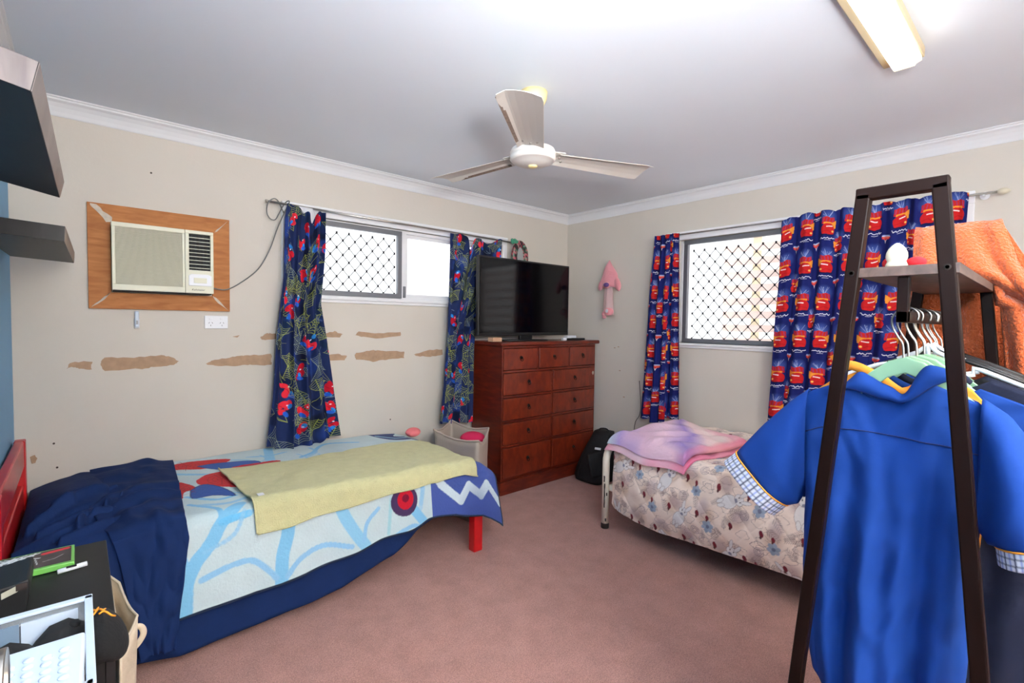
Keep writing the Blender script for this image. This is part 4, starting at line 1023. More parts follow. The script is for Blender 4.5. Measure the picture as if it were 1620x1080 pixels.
# folded pink throw
def throw_layer(z0, th, shrink, cols, nm, parent, seed):
    n, m_ = 130, 100
    c = [np.array(p) for p in ((2.535,1.93),(2.505,1.36),(3.10,1.24),(3.38,1.86))]
    cen = sum(c)/4; c = [cen+(p-cen)*shrink for p in c]
    U = np.linspace(0,1,n)[None]; V = np.linspace(0,1,m_)[:,None]
    bx = lambda k: ((1-U)*(1-V)*c[0][k]+(1-U)*V*c[1][k]+U*V*c[2][k]+U*(1-V)*c[3][k])
    e = 1-np.maximum(np.abs(2*U-1)**8, np.abs(2*V-1)**8)
    rs = np.random.RandomState(seed)
    H_ = th*np.sqrt(np.clip(e,0,1))
    X = bx(0)+.012*np.sin(V*9); Y = bx(1)+.015*np.sin(U*7+1)
    zbase = z0+0*U*V - np.clip((2.62-X)/.12,0,1)**1.5*.075
    hump = .035*np.exp(-((U-.62)/.25)**2-((V-.25)/.3)**2)
    wr = .012*np.sin((U*1.3-V*.9)*17+2*np.sin(V*5))*np.exp(-((U-.42)/.3)**2)+noise2(m_,n,9,11,.010)+noise2(m_,n,4,5,.010)
    Zt = zbase+H_+hump*e+wr*e; Zb = zbase+0*Zt
    P = np.stack([X,Y,Zt],2)
    col = np.zeros((m_,n,3)); t_ = (U*.9+V*.75+.05*np.sin(U*8+V*3)+noise2(m_,n,5,6,.12)).clip(0,1.65)/1.65
    st = [np.array(lin(q)) for q in cols]; pos = np.linspace(0,1,len(st))
    for k in range(3): col[...,k] = np.interp(t_, pos, [s_[k] for s_ in st])
    ed = (np.minimum(V,1-V) < .05)|(np.minimum(U,1-U) < .03)
    wm = (np.clip((np.maximum(np.abs(2*U-1),np.abs(2*V-1))-.86)/.08,0,1)*np.clip((t_-.35)/.3,0,1)*.6)[...,None]; col = col*(1-wm)+np.array(lin((226,110,140)))*wm
    top = P; botm = np.stack([X,Y,Zb],2)
    PP = np.concatenate([top, botm[::-1]],0); CC = np.concatenate([col,col[::-1]],0)
    return gridmesh(nm, PP, M['fleece'], parent, colors=CC, label=None)
t = thing('pink_throw', (2.95,1.6,.57), 'folded pastel pink and lilac throw on the foot end of the cream bed', 'throw blanket')
pal = [(186,206,204),(170,150,200),(222,184,206),(224,190,206),(150,128,186),(226,196,196),(230,208,202),(228,170,180),(220,140,160)]
throw_layer(.572,.030,1.0,[(206,150,166),(224,196,206),(232,120,160),(214,190,200),(218,120,146)],'lower_fold',t,1)
throw_layer(.604,.045,.965,pal,'upper_fold',t,2)

# ------------------------------------------------------------------ clothes rack
RX0, RX1 = 1.25, 1.97
rk = thing('clothes_rack', (1.61,.21,0), 'dark brown A-frame clothes rack with a wood shelf crowded with shirts', 'clothes rack')
def aframe(x, nm):
    m = MB(); tb = .013
    def bar(p, q, w=.0135):
        p, q = Vector(p), Vector(q); d = (q-p); L = d.length; d.normalize(); R = Matrix((Vector((1,0,0)), d.cross(Vector((1,0,0))).normalized(), d)).transposed()
        m.box((-w,-w,0),(w,w,L), R, p)
    top = 1.624; yl, yr = .293, .169
    bar((x+.0135,.433,0),(x+.0135,yl,top-.0)); bar((x+.0135,.015,0),(x+.0135,yr,top-.0))
    m.box((x,yr-.0135,top-.013),(x+.027,yl+.0135,top+.0125))
    m.box((x+.002,.05,.20),(x+.025,.40,.225))
    return m.build(nm, M['rack'], rk, bevel=.003)
fr = aframe(RX0,'side_frame'); aframe(RX1,'side_frame')
for y,z in ((.306,1.457),(.150,1.459)):
    MB().lathe([(.006,0),(.006,-.001),(.0035,-.0012),(.0035,.002)], (RX0,y+.002,z), 14, 'x').build('bolt', M['knob'], fr)
MB().box((RX0+.002,.134,1.447),(RX1+.02,.296,1.467)).build('shelf', M['rackwood'], rk, bevel=.001)
m = MB(); m.box((1.272,.212,1.352),(1.292,.232,1.447)).box((1.272,.212,1.352),(1.95,.232,1.376)).box((1.93,.212,1.352),(1.95,.232,1.447)); m.build('hanging_rail', M['rack'], rk, bevel=.002)
MB().box((RX0+.03,.05,.225),(RX1,.40,.243)).build('lower_shelf', M['rackwood'], rk, bevel=.006)
MB().box((1.34,.20,.244),(1.62,.36,.42)).build('storage_box', M['rust'], bevel=.03, seg=4, smooth=False, label='dark brown box on the lower shelf under the front blue shirt', cat='box')

# hangers
def hanger(x, style, label, dy=0., rz=0., drop=0.):
    t = thing('clothes_hanger', (x,.222+dy,1.2), label, 'clothes hanger', 'hangers on the rack rail')
    cy = .222+dy
    hk = spline([(x,cy-.016,1.356),(x,cy-.017,1.372),(x,cy-.004,1.3845),(x,cy+.014,1.380),(x,cy+.026,1.364),(x,cy+.026,1.344),(x,cy+.016,1.322),(x,cy+.007,1.305),(x,cy+.004,1.27-drop)],5)
    MB().tube(hk, .0022, 7).build('hook', M['steel'], t, smooth=True)
    if style == 'mint':
        up = [(-.17,1.135),(-.15,1.158),(-.11,1.196),(-.085,1.218),(-.06,1.243),(-.03,1.268),(0,1.278),(.03,1.268),(.06,1.243),(.085,1.218),(.11,1.196),(.15,1.158),(.17,1.135)]
        lo = [(.155,1.125),(.135,1.142),(.10,1.170),(.075,1.192),(.05,1.212),(.03,1.232),(0,1.244),(-.03,1.232),(-.05,1.212),(-.075,1.192),(-.10,1.170),(-.135,1.142),(-.155,1.125)]
        MB().prism(up+lo, lambda a,b: (x-.005,cy+a,b-drop), lambda a,b: (x+.005,cy+a,b-drop)).build('shoulders', M['mint'], t, bevel=.002)
    elif style == 'white':
        pts = [(-.19,1.17),(-.185,1.205),(-.10,1.243),(-.085,1.248),(-.085,1.232),(-.062,1.226),(-.048,1.244),(-.058,1.262),(-.02,1.280),(0,1.300),(.02,1.280),(.058,1.262),(.048,1.244),(.062,1.226),(.085,1.232),(.085,1.248),(.10,1.243),(.185,1.205),(.19,1.17)]
        MB().tube([(x,cy+a,b) for a,b in pts], .0055, 8).build('shoulders', M['white_plastic'], t, smooth=True)
        MB().tube([(x,cy,1.30),(x,cy,1.27)], .0055, 8).build('neck', M['white_plastic'], t, smooth=True)
    else:
        MB().tube([(x,cy+a,b) for a,b in ((-.20,1.20),(-.10,1.245),(0,1.285),(.10,1.245),(.20,1.20))], .005, 8, flat=1.2).build('shoulders', M['blackplastic'], t, smooth=True)
        MB().tube([(x,cy-.19,1.198),(x,cy+.19,1.198)], .004, 6).build('trouser_bar', M['blackplastic'], t, smooth=True)
    return t
hl = [(1.333,'mint','mint green plastic hanger nearest the end, holding the front blue shirt',0),(1.408,'mint','mint green plastic hanger holding the amber shirt',.004),(1.457,'mint','third mint green hanger from the rack end',-.003),
      (1.507,'mint','fourth mint green hanger from the rack end',.004),(1.557,'mint','fifth mint green hanger from the rack end',-.002),(1.585,'white','white plastic hanger with notched shoulders among the mint hangers',.0),
      (1.612,'mint','farthest mint green hanger on the rack rail',.003),(1.667,'black','nearer of the black hangers holding dark clothes',0),(1.695,'white','white plastic hanger deeper on the rack rail',.002),(1.722,'black','second black hanger on the rack rail',-.002),
      (1.78,'black','third black hanger on the rack rail',.002),(1.84,'black','black hanger next to the far frame of the rack',0)]
for x,s_,lb,dy in hl: hanger(x,s_,lb,dy)

# shirts
def loft(name, rings, material, parent, n=28, rows=18, solid=.0015, wob=.004, seed=1):
    """rings: (p_top, p_bottom, half_depth) -> flattened tube"""
    K = len(rings); tk = np.linspace(0,K-1,rows); out = []
    rs = np.random.RandomState(seed)
    for t_ in tk:
        i = min(int(t_),K-2); f = t_-i; a = [np.array(q,float) for q in rings[i][:2]]; b = [np.array(q,float) for q in rings[i+1][:2]]
        T_ = a[0]*(1-f)+b[0]*f; B_ = a[1]*(1-f)+b[1]*f; d = rings[i][2]*(1-f)+rings[i+1][2]*f
        c = (T_+B_)/2; h = (T_-B_)/2; row = []
        for k in range(n):
            th = 2*PI*k/n; q = c+h*math.cos(th)*1.0; row.append((q[0]+d*math.sin(th)+wob*math.sin(3*th+t_*1.7)*(abs(math.sin(th))), q[1], q[2]))
        out.append(row)
    return MB().grid(np.array(out), closed_u=True).build(name, material, parent, smooth=True, solid=solid, offset=0), np.array(out)

def check_colors(nv, nu, su, sv):
    C = np.ones((nv,nu,3))*np.array(lin((228,230,240)))
    for i in range(nv):
        for j in range(nu):
            if j % su < 1: C[i,j] = lin((50,54,84))
            elif (j+su//2) % su < 1: C[i,j] = lin((150,165,215))
            if i % sv < 1: C[i,j] = C[i,j]*.3+np.array(lin((40,44,70)))*.7
    return C

def shirt(x, mt, label, group=None, detail=True, yL=None, yR=None, neckz=1.21, dz=0., hemz=.48, dep=.045, sleeves=True, seam=None, name='shirt', seed=1):
    t = thing(name, (x,.22,hemz), label, 'shirt', group)
    ny_, nu = 90, 140; rs = np.random.RandomState(seed)
    v = np.linspace(0,1,ny_)
    yl = np.interp(v,[0,.1,.33,.6,.85,1],yL); yr = np.interp(v,[0,.1,.33,.6,.85,1],yR)
    us = np.linspace(0,1,nu)
    ztop = np.interp(us,[0,.12,.28,.42,.5,.58,.72,.9,1],[1.155,1.188,1.215,1.185,1.18,1.19,1.225,1.195,1.155])+dz
    zbot = hemz+.03*np.sin(us*PI*2.2+2.4)*(1 if detail else .4)
    ph = rs.uniform(0,6,5)
    fold = lambda u,vv: (1+.35*detail)*(.010*np.sin(u*PI*4.2+ph[0]+.6*np.sin(vv*2+ph[1]))+.007*np.sin(u*PI*9+ph[2]+vv*2)+.006*np.sin(u*5+vv*7+ph[3]))*np.clip(vv*1.7-.1,0,1)+.0018*np.sin(u*31+vv*19+3*np.sin(vv*9))
    back = np.zeros((ny_,nu,3)); front = np.zeros((ny_,nu,3))
    for i,vv in enumerate(v):
        y = yl[i]+(yr[i]-yl[i])*us; z = ztop*(1-vv)+zbot*vv; D = dep*(np.clip(us*(1-us)*4,0,1)**.45)*(.35+.65*min(1,vv*3+.0))
        fo = fold(us,vv)*np.clip(us*(1-us)*14,0,1)
        back[i] = np.stack([x-D-fo,y,z],1); front[i] = np.stack([x+D*.8+fo*.6,y,z-.0],1)
    if detail: back[...,0] += noise2(ny_,nu,7,6,.012)*np.linspace(.2,1,ny_)[:,None]+noise2(ny_,nu,16,14,.0035)
    ring = np.concatenate([back, front[:,::-1]],1)
    MB().grid(ring, closed_u=True).build('body', mt, t, smooth=True, solid=.0012, offset=0)
    return t, back

DL = [.44,.425,.405,.405,.394,.378]; DR = [.07,.08,.095,.10,.105,.112]
xs1 = 1.335
sh1, back = shirt(xs1, M['blue_shirt'], 'royal blue short-sleeved shirt with checked cuffs hanging nearest on the rack', 'garments on the clothes rack', yL=DL, yR=DR, hemz=.50, seed=5)
def on_back(y, z):
    d = (back[...,1]-y)**2+(back[...,2]-z)**2; i = np.unravel_index(np.argmin(d), d.shape); return back[i][0]
pts = [(.405,1.088),(.37,1.104),(.337,1.108),(.29,1.110),(.253,1.109),(.21,1.106),(.17,1.102),(.133,1.10),(.10,1.092),(.075,1.084)]
MB().tube([(on_back(y,z)-.0020,y,z) for y,z in spline(pts,4)], .0012, 6).build('yoke_seam', M['blue_seam'], sh1, smooth=True)
X_ = xs1
o_, rg = loft('sleeve', [((X_-.004,.405,1.19),(X_,.402,.945),.03),((X_-.01,.44,1.158),(X_-.005,.410,.925),.042),((X_-.016,.505,1.085),(X_-.012,.418,.905),.044),((X_-.02,.566,1.004),(X_-.02,.440,.896),.038)], M['blue_shirt'], sh1, seed=2)
last = rg[-1]; cen = last.mean(0); out_d = np.array((0.0,.030,-.032))
def cuff(last, out_d, parent):
    n = len(last); k = 5; up = 5
    L0 = np.concatenate([last,last[:1]],0); dense = []
    for i in range(n):
        for q in range(up): dense.append(L0[i]*(1-q/up)+L0[i+1]*q/up)
    dense.append(L0[-1]); dense = np.array(dense); c = dense.mean(0)
    rows = [c+(dense-c)*(1.01+.02*i/11)+out_d*(i/11) for i in range(12)]
    P = np.array(rows); C = check_colors(12, P.shape[1], 6, 4)
    gridmesh('checked_cuff', P, M['check'], parent, colors=C, solid=.0012)
    MB().tube([tuple(c+(p-c)*1.02) for p in dense[::3]], .0022, 6, closed=True).build('orange_piping', M['orange_pipe'], parent, smooth=True)
cuff(last, out_d, sh1)
o_, rg = loft('sleeve', [((X_-.004,.10,1.205),(X_,.10,.945),.03),((X_-.012,.06,1.175),(X_-.006,.088,.93),.045),((X_-.02,.01,1.10),(X_-.02,.082,.925),.055),((X_-.03,-.07,.975),(X_-.02,.070,.925),.05)], M['blue_shirt'], sh1, wob=.007, seed=3)
cuff(rg[-1], np.array((0,-.006,-.034)), sh1)
upc = [(.336,1.203),(.318,1.225),(.30,1.241),(.28,1.233),(.262,1.222),(.24,1.212),(.223,1.2),(.212,1.212),(.198,1.246),(.183,1.264),(.165,1.262),(.15,1.256),(.14,1.245)]
loc_ = [(.338,1.197),(.322,1.199),(.305,1.197),(.285,1.193),(.262,1.186),(.24,1.182),(.225,1.18),(.21,1.186),(.195,1.197),(.18,1.212),(.165,1.225),(.15,1.234),(.138,1.238)]
upc, loc_ = spline(upc,5), spline(loc_,5); g = []
for i in range(9):
    f = i/8; g.append([(xs1-.012-.016*math.sin(f*PI*.8)-.010*math.sin(k/len(upc)*PI), a[0]*(1-f)+b_[0]*f, a[1]*(1-f)+b_[1]*f) for k,(a,b_) in enumerate(zip(upc,loc_))])
MB().grid(np.array(g)).build('collar', M['blue_shirt'], sh1, smooth=True, solid=.002)
MB().tube([tuple(np.array(p)+np.array((-.0015,0,.003))) for p in g[-1]], .0009, 5).build('collar_stitching', M['blue_seam'], sh1, smooth=True)

def simple_sleeves(t, x, mt, yl, yr, z, L=.13):
    loft('sleeve', [((x,yl-.02,z),(x,yl-.03,z-.22),.02),((x,yl+.03,z-.035),(x,yl-.01,z-.23),.03),((x,yl+L,z-.16),(x,yl+.02,z-.27),.028)], mt, t)
    loft('sleeve', [((x,yr+.02,z),(x,yr+.03,z-.22),.02),((x,yr-.03,z-.035),(x,yr+.01,z-.23),.03),((x,yr-L,z-.16),(x,yr-.02,z-.27),.028)], mt, t)
gar = [(1.405,M['orange_cloth'],'amber orange shirt hanging just behind the front blue shirt',.020,.80,0.005,.06),
       (1.455,M['blue_shirt'],'second royal blue shirt hanging behind the amber shirt',-.012,.90,.0,-.035),
       (1.505,M['navy_cloth'],'collared shirt in shade-dark navy hanging behind the second blue shirt',.004,.36,.0,-.055),  # dark navy stands in for shade on the blue shirt's lower body
       (1.555,M['navy_cloth'],'long dark navy shirt hanging fifth from the rack end',.0,.40,-.0,-.05),
       (1.61,M['dark_cloth'],'plain black shirt hanging in the middle of the rack',.0,.50,-.0,-.02),
       (1.665,M['navy_cloth'],'dark navy shirt hanging deep on the rack',.0,.46,-.0,-.03),
       (1.72,M['dark_cloth'],'black shirt hanging deep on the rack near the orange towel',.0,.50,-.0,-.03),
       (1.78,M['blue_shirt'],'royal blue shirt hanging at the far end of the rack',.0,.48,-.0,-.035),
       (1.84,M['navy_cloth'],'dark navy shirt hanging last, beside the far rack frame',.0,.48,-.0,-.03)]
for i,(x,mt,lb,dz,hz,oy,sy) in enumerate(gar):
    t, bk = shirt(x, mt, lb, 'garments on the clothes rack', detail=False, yL=[.42,.41,.40,.40,.40,.40], yR=[.03+sy,.03+sy,.03+sy,.035+sy,.04+sy,.045+sy], dz=dz-.002, hemz=hz, dep=.020, seed=20+i)
    simple_sleeves(t, x, mt, .425, .03+sy, 1.165+dz, .07)
    if i in (1,3):
        MB().tube(spline([(x-.012,.14,1.215),(x-.022,.16,1.228),(x-.022,.22,1.20),(x-.022,.28,1.228),(x-.012,.30,1.215)],5), .009, 8).build('collar', mt, t, smooth=True)
    if i == 0:
        MB().tube(spline([(x-.01,.16,1.235),(x-.02,.185,1.225),(x-.03,.23,1.195),(x-.02,.28,1.225),(x-.012,.33,1.248),(x-.01,.36,1.243)],5), .012, 8).build('collar', mt, t, smooth=True)

# finial, plush and orange towel on the rack
MB().lathe([(.0185,0),(.0190,.004),(.0170,.009),(.0160,.012),(.0180,.016),(.0190,.022),(.0180,.030),(.0145,.038),(.009,.045),(.004,.049),(.001,.050)], (1.285,.237,1.468), 28).build('curtain_finial', M['finial'], smooth=True, label='ivory acorn-shaped finial standing on the front of the rack shelf', cat='finial')
m = MB(); m.ball((1.33,.212,1.480),(.014,.018,.012)); m.ball((1.335,.26,1.481),(.012,.012,.013)); m.build('red_plush', M['red_soft'], smooth=True, label='small red plush item behind the ivory finial on the rack shelf', cat='soft toy')
n, m_ = 110, 170
U = np.linspace(0,1,n); P = np.zeros((m_,n,3))
for i in range(m_):
    f = i/(m_-1)
    # f: 0 near-side hem ... .45 top bar ... 1 far-side hem
    if f < .45:
        q = 1-f/.45; x = 1.957-.20*min(1,q*1.6)-.01; z = 1.648-.52*q**1.1; yl = np.interp(q,[0,.3,.5,1],[.318,.315,.12,.10]); yr = np.interp(q,[0,.2,.5,1],[.128,.09,-.02,-.06])
        z = z if q > .02 else 1.648
        z = max(z, 1.474) if False else z
        x = np.interp(q,[0,.05,.33,.45,1],[1.975,1.955,1.90,1.93,1.985])
    else:
        q = (f-.45)/.55; z = 1.648-.75*q; x = 1.985+.03*min(1,q*6)+.02*q; yl = np.interp(q,[0,.3,1],[.318,.35,.38]); yr = np.interp(q,[0,.25,1],[.128,.02,-.14])
    yv = yl+(yr-yl)*U
    zz_ = z - (.10*np.clip((U-.55)/.45,0,1)**1.5*(1 if f < .45 else .6))*min(1, q*2.2)
    if f < .45:
        on_shelf = (yv > .125)
        zz_ = np.where(on_shelf, np.maximum(zz_,1.476), zz_)
    P[i] = np.stack([x+.012*np.sin(U*17+f*4)*min(1,q*3)+0*U, yv, zz_],1)
P += noise2(m_,n,9,9,.006)[...,None]*np.array((1,.3,.5))
gridmesh('orange_towel', P, M['towel_orange'], solid=.008, offset=1, label='orange towel draped over the far frame of the clothes rack', cat='towel')

# ------------------------------------------------------------------ desk corner at the left
t = thing('side_table', (-.09,1.4,0), 'black-brown side table at the head of the red bed by the blue wall', 'side table')
MB().box((-.228,1.14,.715),(.046,1.665,.75)).build('table_top', M['desk'], t, bevel=.002)
MB().box((-.228,1.60,0),(.04,1.63,.715)).build('side_panel', M['desk'], t, bevel=.001)
MB().box((-.228,1.15,0),(.028,1.17,.715)).build('side_panel', M['desk'], t, bevel=.001)
MB().box((.028,1.145,0),(.042,1.175,.715)).build('edge_strip', M['blackplastic'], t)
MB().box((-.228,1.17,.34),(.035,1.60,.36)).build('shelf', M['desk'], t)
MB().box((-.228,.30,0),(-.012,.93,.838)).build('bedside_cabinet', M['desk'], bevel=.003, label='black cabinet nearest the camera under the stacked plastic boxes', cat='cabinet')
# game case
g = thing('game_case', (-.09,1.58,.752), 'green video game case lying on the black side table', 'game case')
MB().box((-.205,1.525,.7515),(-.016,1.640,.765)).build('case', mat('green_case_plastic',(110,180,84),.35), g, bevel=.002)
cv = Print(.18,.095,90,48,(70,60,58)); cv.mottle(.3,10)
cv.poly([(.03,.02),(.10,.02),(.10,.05),(.06,.06),(.03,.04)], (120,160,180)); 
for k in range(14): cv.seg((random.uniform(.02,.11),random.uniform(.045,.09)), (random.uniform(.04,.13),random.uniform(.055,.093)), .004, (222,222,222))
for k in range(8): cv.seg((.06+k*.006,.03),(.064+k*.006,.05), .002, (60,60,66))
cv.line([(.13,.078),(.172,.084)], .012, (205,44,54)); cv.line([(.12,.02),(.115,.055)], .002, (200,200,200)); cv.line([(.13,.03),(.15,.035),(.165,.05)], .0015, (190,180,180))
Xg, Yg = np.meshgrid(np.linspace(-.198,-.022,90), np.linspace(1.533,1.633,48))
gridmesh('cover_art', np.stack([Xg,Yg,0*Xg+.7658],2), M['check'], g, colors=cv.C)
pe = thing('pen', (-.02,1.515,.752), 'short white pen lying in front of the green game case', 'pen')
MB().tube([(-.045,1.503,.757),(.006,1.513,.757)], .0055, 10).build('barrel', M['white_plastic'], pe, smooth=True)
MB().box((-.030,1.500,.7615),(-.012,1.507,.7635)).build('clip', M['blackplastic'], pe)
hb = thing('visor_box', (-.13,1.42,.752), 'black open case with a grey lens spot on the side table', 'case')
MB().prism([(-.226,.752),(-.088,.752),(-.082,.785),(-.081,.820),(-.10,.816),(-.226,.80)], lambda a,b: (a,1.34,b), lambda a,b: (a,1.47,b)).build('shell', M['blackplastic'], hb, bevel=.004)
MB().prism([(-.12,.0),(-.098,.008),(-.092,.016),(-.10,.02),(-.12,.012)], lambda a,b: (a,1.339,.792+b), lambda a,b: (a,1.341,.792+b)).build('lens_spot', M['acgrille'], hb)
MB().box((-.10,1.338,.802),(-.084,1.341,.815)).build('lining_edge', M['rust'], hb)
MB().tube(spline([(-.095,1.40-.12,.757),(-.085,1.285,.758),(-.082,1.279,.756),(-.078,1.287,.757),(-.073,1.284,.757)],4), .0016, 6).build('twist_tie', M['white_plastic'], smooth=True, label='tiny white twist tie on the black side table', cat='twist tie')
# clear box with black cloth
cb = thing('clear_box', (-.1,.83,.838), 'clear acrylic box holding black cloth, behind the white box', 'box')
x0_,x1_,y0_,y1_,z0_,z1_ = -.2,.007,.70,.93,.8385,.93; w_ = .004
m = MB().box((x0_,y0_,z0_),(x1_,y1_,z0_+w_)).box((x0_,y1_-w_,z0_),(x1_,y1_,z1_)).box((x0_,y0_,z0_),(x1_,y0_+w_,z1_)).box((x1_-w_,y0_,z0_),(x1_,y1_,z1_)).box((x0_,y0_,z0_),(x0_+w_,y1_,z1_))
m.build('box_walls', M['acrylic'], cb)
m = MB().box((x0_,y1_-.009,z1_),(x1_+.002,y1_+.003,z1_+.004)).box((x1_-.007,y0_,z1_),(x1_+.002,y1_,z1_+.004)).box((x0_,y0_,z1_),(x1_,y0_+.01,z1_+.004)); m.build('rim', M['white_lid'], cb, bevel=.001)
MB().box((-.065,y1_-.0075,z0_+.012),(-.007,y1_-.0045,z1_-.008)).build('paper_insert', M['white_lid'], cb)
MB().box((-.19,y1_-.0075,z0_+.012),(-.067,y1_-.0045,z1_-.008)).build('blue_grey_insert', mat('blue_grey_paper',(110,130,150),.6), cb)
g = []
for i in range(22):
    g.append([(-.192+.19*i/21, .71+.205*j/21, .866+.012*math.sin(i*.9+j*.5)+.010*math.sin(j*1.1-i*.4)+.018*(j/21)-.012*(i/21)*(j<4)) for j in range(22)])
g = np.array(g); gridmesh('black_cloth', g, M['dark_cloth'], solid=.016, offset=-1, label='black cloth crumpled inside the clear acrylic box', cat='cloth')
MB().tube(spline([(-.028,.90,.875),(-.018,.905,.895),(-.012,.90,.908),(-.010,.897,.915)],4), .0065, 8).build('strap_end', M['dark_cloth'], bpy.data.objects['black_cloth'], smooth=True)
# white box with dimples
wb = thing('white_storage_box', (-.1,.6,.838), 'white plastic box with a dimpled lid standing nearest the camera', 'box')
MB().prism([(-.2,.40),(-.008,.44),(-.001,.69),(-.2,.69)], lambda a,b: (a,b,.8385), lambda a,b: (a,b,.99)).build('box_body', M['white_plastic'], wb, bevel=.004)
MB().prism([(-.2,.40),(-.006,.44),(.0005,.692),(-.2,.692)], lambda a,b: (a,b,.988), lambda a,b: (a,b,1.0)).build('lid', M['white_lid'], wb, bevel=.003)
m = MB()
for i in range(5):
    for j in range(8): m.lathe([(.0045,0),(.004,.0012),(.002,.0022),(.0001,.0024)], (-.016-i*.013,.665-j*.013-(i%2)*.005,1.0), 10)
m.build('dimples', M['white_lid'], wb, smooth=True, kind='stuff')
cup = thing('metal_cup', (-.09,.60,1.0), 'shiny metal cup lying on its side on the white box', 'cup')
MB().lathe([(.024,-.10),(.0255,-.06),(.0265,0),(.0262,.0015),(.025,0),(.024,-.06),(.0225,-.095),(.001,-.096)], (-.052,.588,1.0285), 36, 'x').build('cup_body', M['steel'], cup, smooth=True)
# cap
cp = thing('baseball_cap', (.03,1.18,.75), 'black cap with orange lettering hanging over the side table edge', 'cap')
g = []
for i in range(20):
    a = PI*i/19
    g.append([(.026+.038*math.cos(b)*math.sin(a)*(1+.1*math.cos(a)), 1.185+.072*math.sin(b)*math.sin(a)*(1+.08*math.sin(2*b)), .742+.040*math.cos(a)-.030*max(0,math.cos(b))*math.sin(a)) for b in np.linspace(0,2*PI,32,endpoint=False)])
MB().grid(np.array(g), closed_u=True).build('crown', M['cap'], cp, smooth=True)
m = MB()
def capz(x, y):
    rr = min(math.hypot((x-.026)/.038,(y-1.185)/.072),.97); return .742+.040*math.sqrt(1-rr*rr)-.030*max(0,(x-.026)/.038)
for k,st in enumerate([[(.008,1.195),(.012,1.215),(.016,1.20),(.02,1.212)],[(.012,1.185),(.02,1.20),(.026,1.19),(.03,1.20)],[(.02,1.178),(.03,1.186),(.038,1.182),(.044,1.19)],[(.004,1.205),(.006,1.19)]]):
    m.tube([(x,y,capz(x,y)+.003) for x,y in spline(st,4)], .0018, 6)
m.build('orange_lettering', M['orange_pipe'], cp, smooth=True)
# tote bag
tb = thing('tote_bag', (.10,1.5,0), 'cream canvas tote bag standing on the floor beside the side table', 'bag')
rows = []
corn_t = [(.050,1.68),(.070,1.64),(.098,1.50),(.060,1.42)]; corn_b = [(.050,1.64),(.065,1.62),(.074,1.46),(.052,1.42)]
for i in range(14):
    f = i/13; cs = [(corn_b[k][0]+(corn_t[k][0]-corn_b[k][0])*f, corn_b[k][1]+(corn_t[k][1]-corn_b[k][1])*f) for k in range(4)]
    ring = ringpts(cs, .002+.598*f, 8, [0,.015*f,.01*f,0]); rows.append(ring)
rows = np.array(rows); rows[...,2] += (rows[...,1]-1.5)*.25*np.linspace(0,1,14)[:,None]**3
MB().grid(rows, closed_u=True).add(rows[0],[tuple(range(32))]).build('bag_body', M['canvas'], tb, smooth=True, solid=.003, offset=0)
MB().tube(rows[-1].tolist(), .003, 6, closed=True).build('rim', M['canvas'], tb, smooth=True)
MB().tube(spline([(.088,1.50,.575),(.104,1.50,.570),(.110,1.50,.552),(.102,1.50,.533),(.086,1.50,.515)],6), .007, 8, flat=.35).build('handle', M['canvas'], tb, smooth=True)

# floating shelves on the blue wall
def wshelf(corner, al, be, L, D, label):
    e = Vector((math.cos(al)*math.cos(be), math.cos(al)*math.sin(be), -math.sin(al))); l = Vector((-math.sin(be),math.cos(be),0)); l -= e*l.dot(e); l.normalize(); u = e.cross(l)
    o = Vector(corner); P = lambda a,b,c: o-e*a+l*b-u*c
    t = thing('floating_shelf', tuple(P(D,0,.05)), label, 'shelf', 'dark floating shelves on the blue wall')
    v = [P(D,0,.05),P(0,0,.05),P(0,L,.05),P(D,L,.05),P(D,0,0),P(0,0,0),P(0,L,0),P(D,L,0)]
    MB().add([tuple(p) for p in v], [(0,3,2,1),(4,5,6,7),(0,1,5,4),(1,2,6,5),(2,3,7,6),(3,0,4,7)]).build('board', M['shelf'], t, bevel=.0008)
    for a,b in ((-.0008,0),):
        v = [P(-.0008,.001,.0492),P(-.0008,L-.001,.0492),P(-.0008,L-.001,.001),P(-.0008,.001,.001),P(.0002,.001,.0492),P(.0002,L-.001,.0492),P(.0002,L-.001,.001),P(.0002,.001,.001)]
        MB().add([tuple(p) for p in v], [(0,1,2,3),(7,6,5,4),(0,4,5,1),(1,5,6,2),(2,6,7,3),(3,7,4,0)]).build('front_edge_band', M['shelf_end'], t)
    return P, t
P_u, tu = wshelf((-.040,1.076,1.737), .2085, -.0153, .891, .196, 'upper dark floating shelf, sagging, nearest the camera on the blue wall')
v = [P_u(.195,-.0008,.0492),P_u(.001,-.0008,.0492),P_u(.001,-.0008,.001),P_u(.195,-.0008,.001),P_u(.195,.0002,.0492),P_u(.001,.0002,.0492),P_u(.001,.0002,.001),P_u(.195,.0002,.001)]
MB().add([tuple(p) for p in v], [(0,1,2,3),(7,6,5,4),(0,4,5,1),(1,5,6,2),(2,6,7,3),(3,7,4,0)]).build('end_edge_band', M['shelf_end'], tu)
wshelf((-.029,2.177,1.635), .0568, -.0226, .834, .204, 'lower dark floating shelf on the blue wall beside the air conditioner')

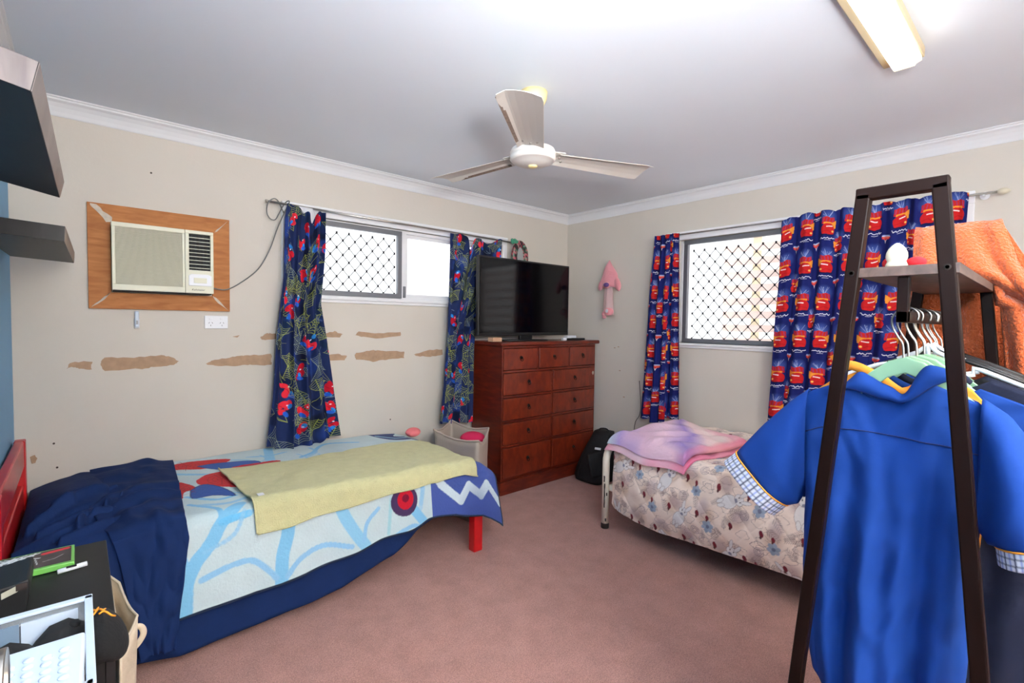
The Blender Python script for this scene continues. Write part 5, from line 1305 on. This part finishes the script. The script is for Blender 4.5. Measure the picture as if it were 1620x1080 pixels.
# ------------------------------------------------------------------ lights, sky, camera
def area(name, loc, target, sx, sy, power, col=(1,1,1), portal=False, spread=PI):
    l = bpy.data.lights.new(name, 'AREA'); l.shape = 'RECTANGLE'; l.size = sx; l.size_y = sy; l.energy = power; l.color = col; l.spread = spread
    o = bpy.data.objects.new(name, l); COL.objects.link(o); o.location = loc
    o.rotation_euler = (Vector(target)-Vector(loc)).to_track_quat('-Z','Y').to_euler()
    if portal: l.cycles.is_portal = True
    return o
area('window_portal', (1.88,YA+.13,1.76), (1.88,0,1.76), 1.76, .53, 1, portal=True)
area('window_portal', (XB+.13,1.22,1.61), (0,1.22,1.61), 1.68, .83, 1, portal=True)
area('bounce_flash_fill', (.25,-.15,1.62), (1.35,1.15,2.75), .16, .16, 13.5, (.97,.985,1), spread=2.2)
area('bounce_flash_fill', (.35,-.35,1.62), (.8,-1.35,2.1), .16, .16, 84, (1,.99,.97), spread=2.1)  # second source added as fill, bounced off the wall behind the camera

wld = bpy.data.worlds.new('sky'); SC.world = wld; wld.use_nodes = True
bg = wld.node_tree.nodes['Background']; bg.inputs[0].default_value = (.93,.97,1,1); bg.inputs[1].default_value = 1.15

cam = bpy.data.cameras.new('camera'); co = bpy.data.objects.new('camera', cam); COL.objects.link(co); SC.camera = co
cam.sensor_width = 36; cam.lens = 772.7/1620*36; cam.clip_start = .05
r_ = Vector((0.74831417,-0.66319969,0.01385946)); u_ = Vector((0.01493511,0.03773253,0.99917626)); f_ = Vector((0.66317634,0.74749076,-0.03814075))
co.matrix_world = Matrix(((r_.x,u_.x,-f_.x,0),(r_.y,u_.y,-f_.y,0),(r_.z,u_.z,-f_.z,1.34),(0,0,0,1)))
vs = SC.view_settings; vs.view_transform = 'Standard'; vs.look = 'None'; vs.gamma = 1; vs.use_curve_mapping = False; vs.exposure = 1.22
SC.cycles.use_denoising = True; SC.cycles.max_bounces = 8; SC.cycles.diffuse_bounces = 5; SC.cycles.transparent_max_bounces = 16
SC.cycles.sample_clamp_indirect = 6
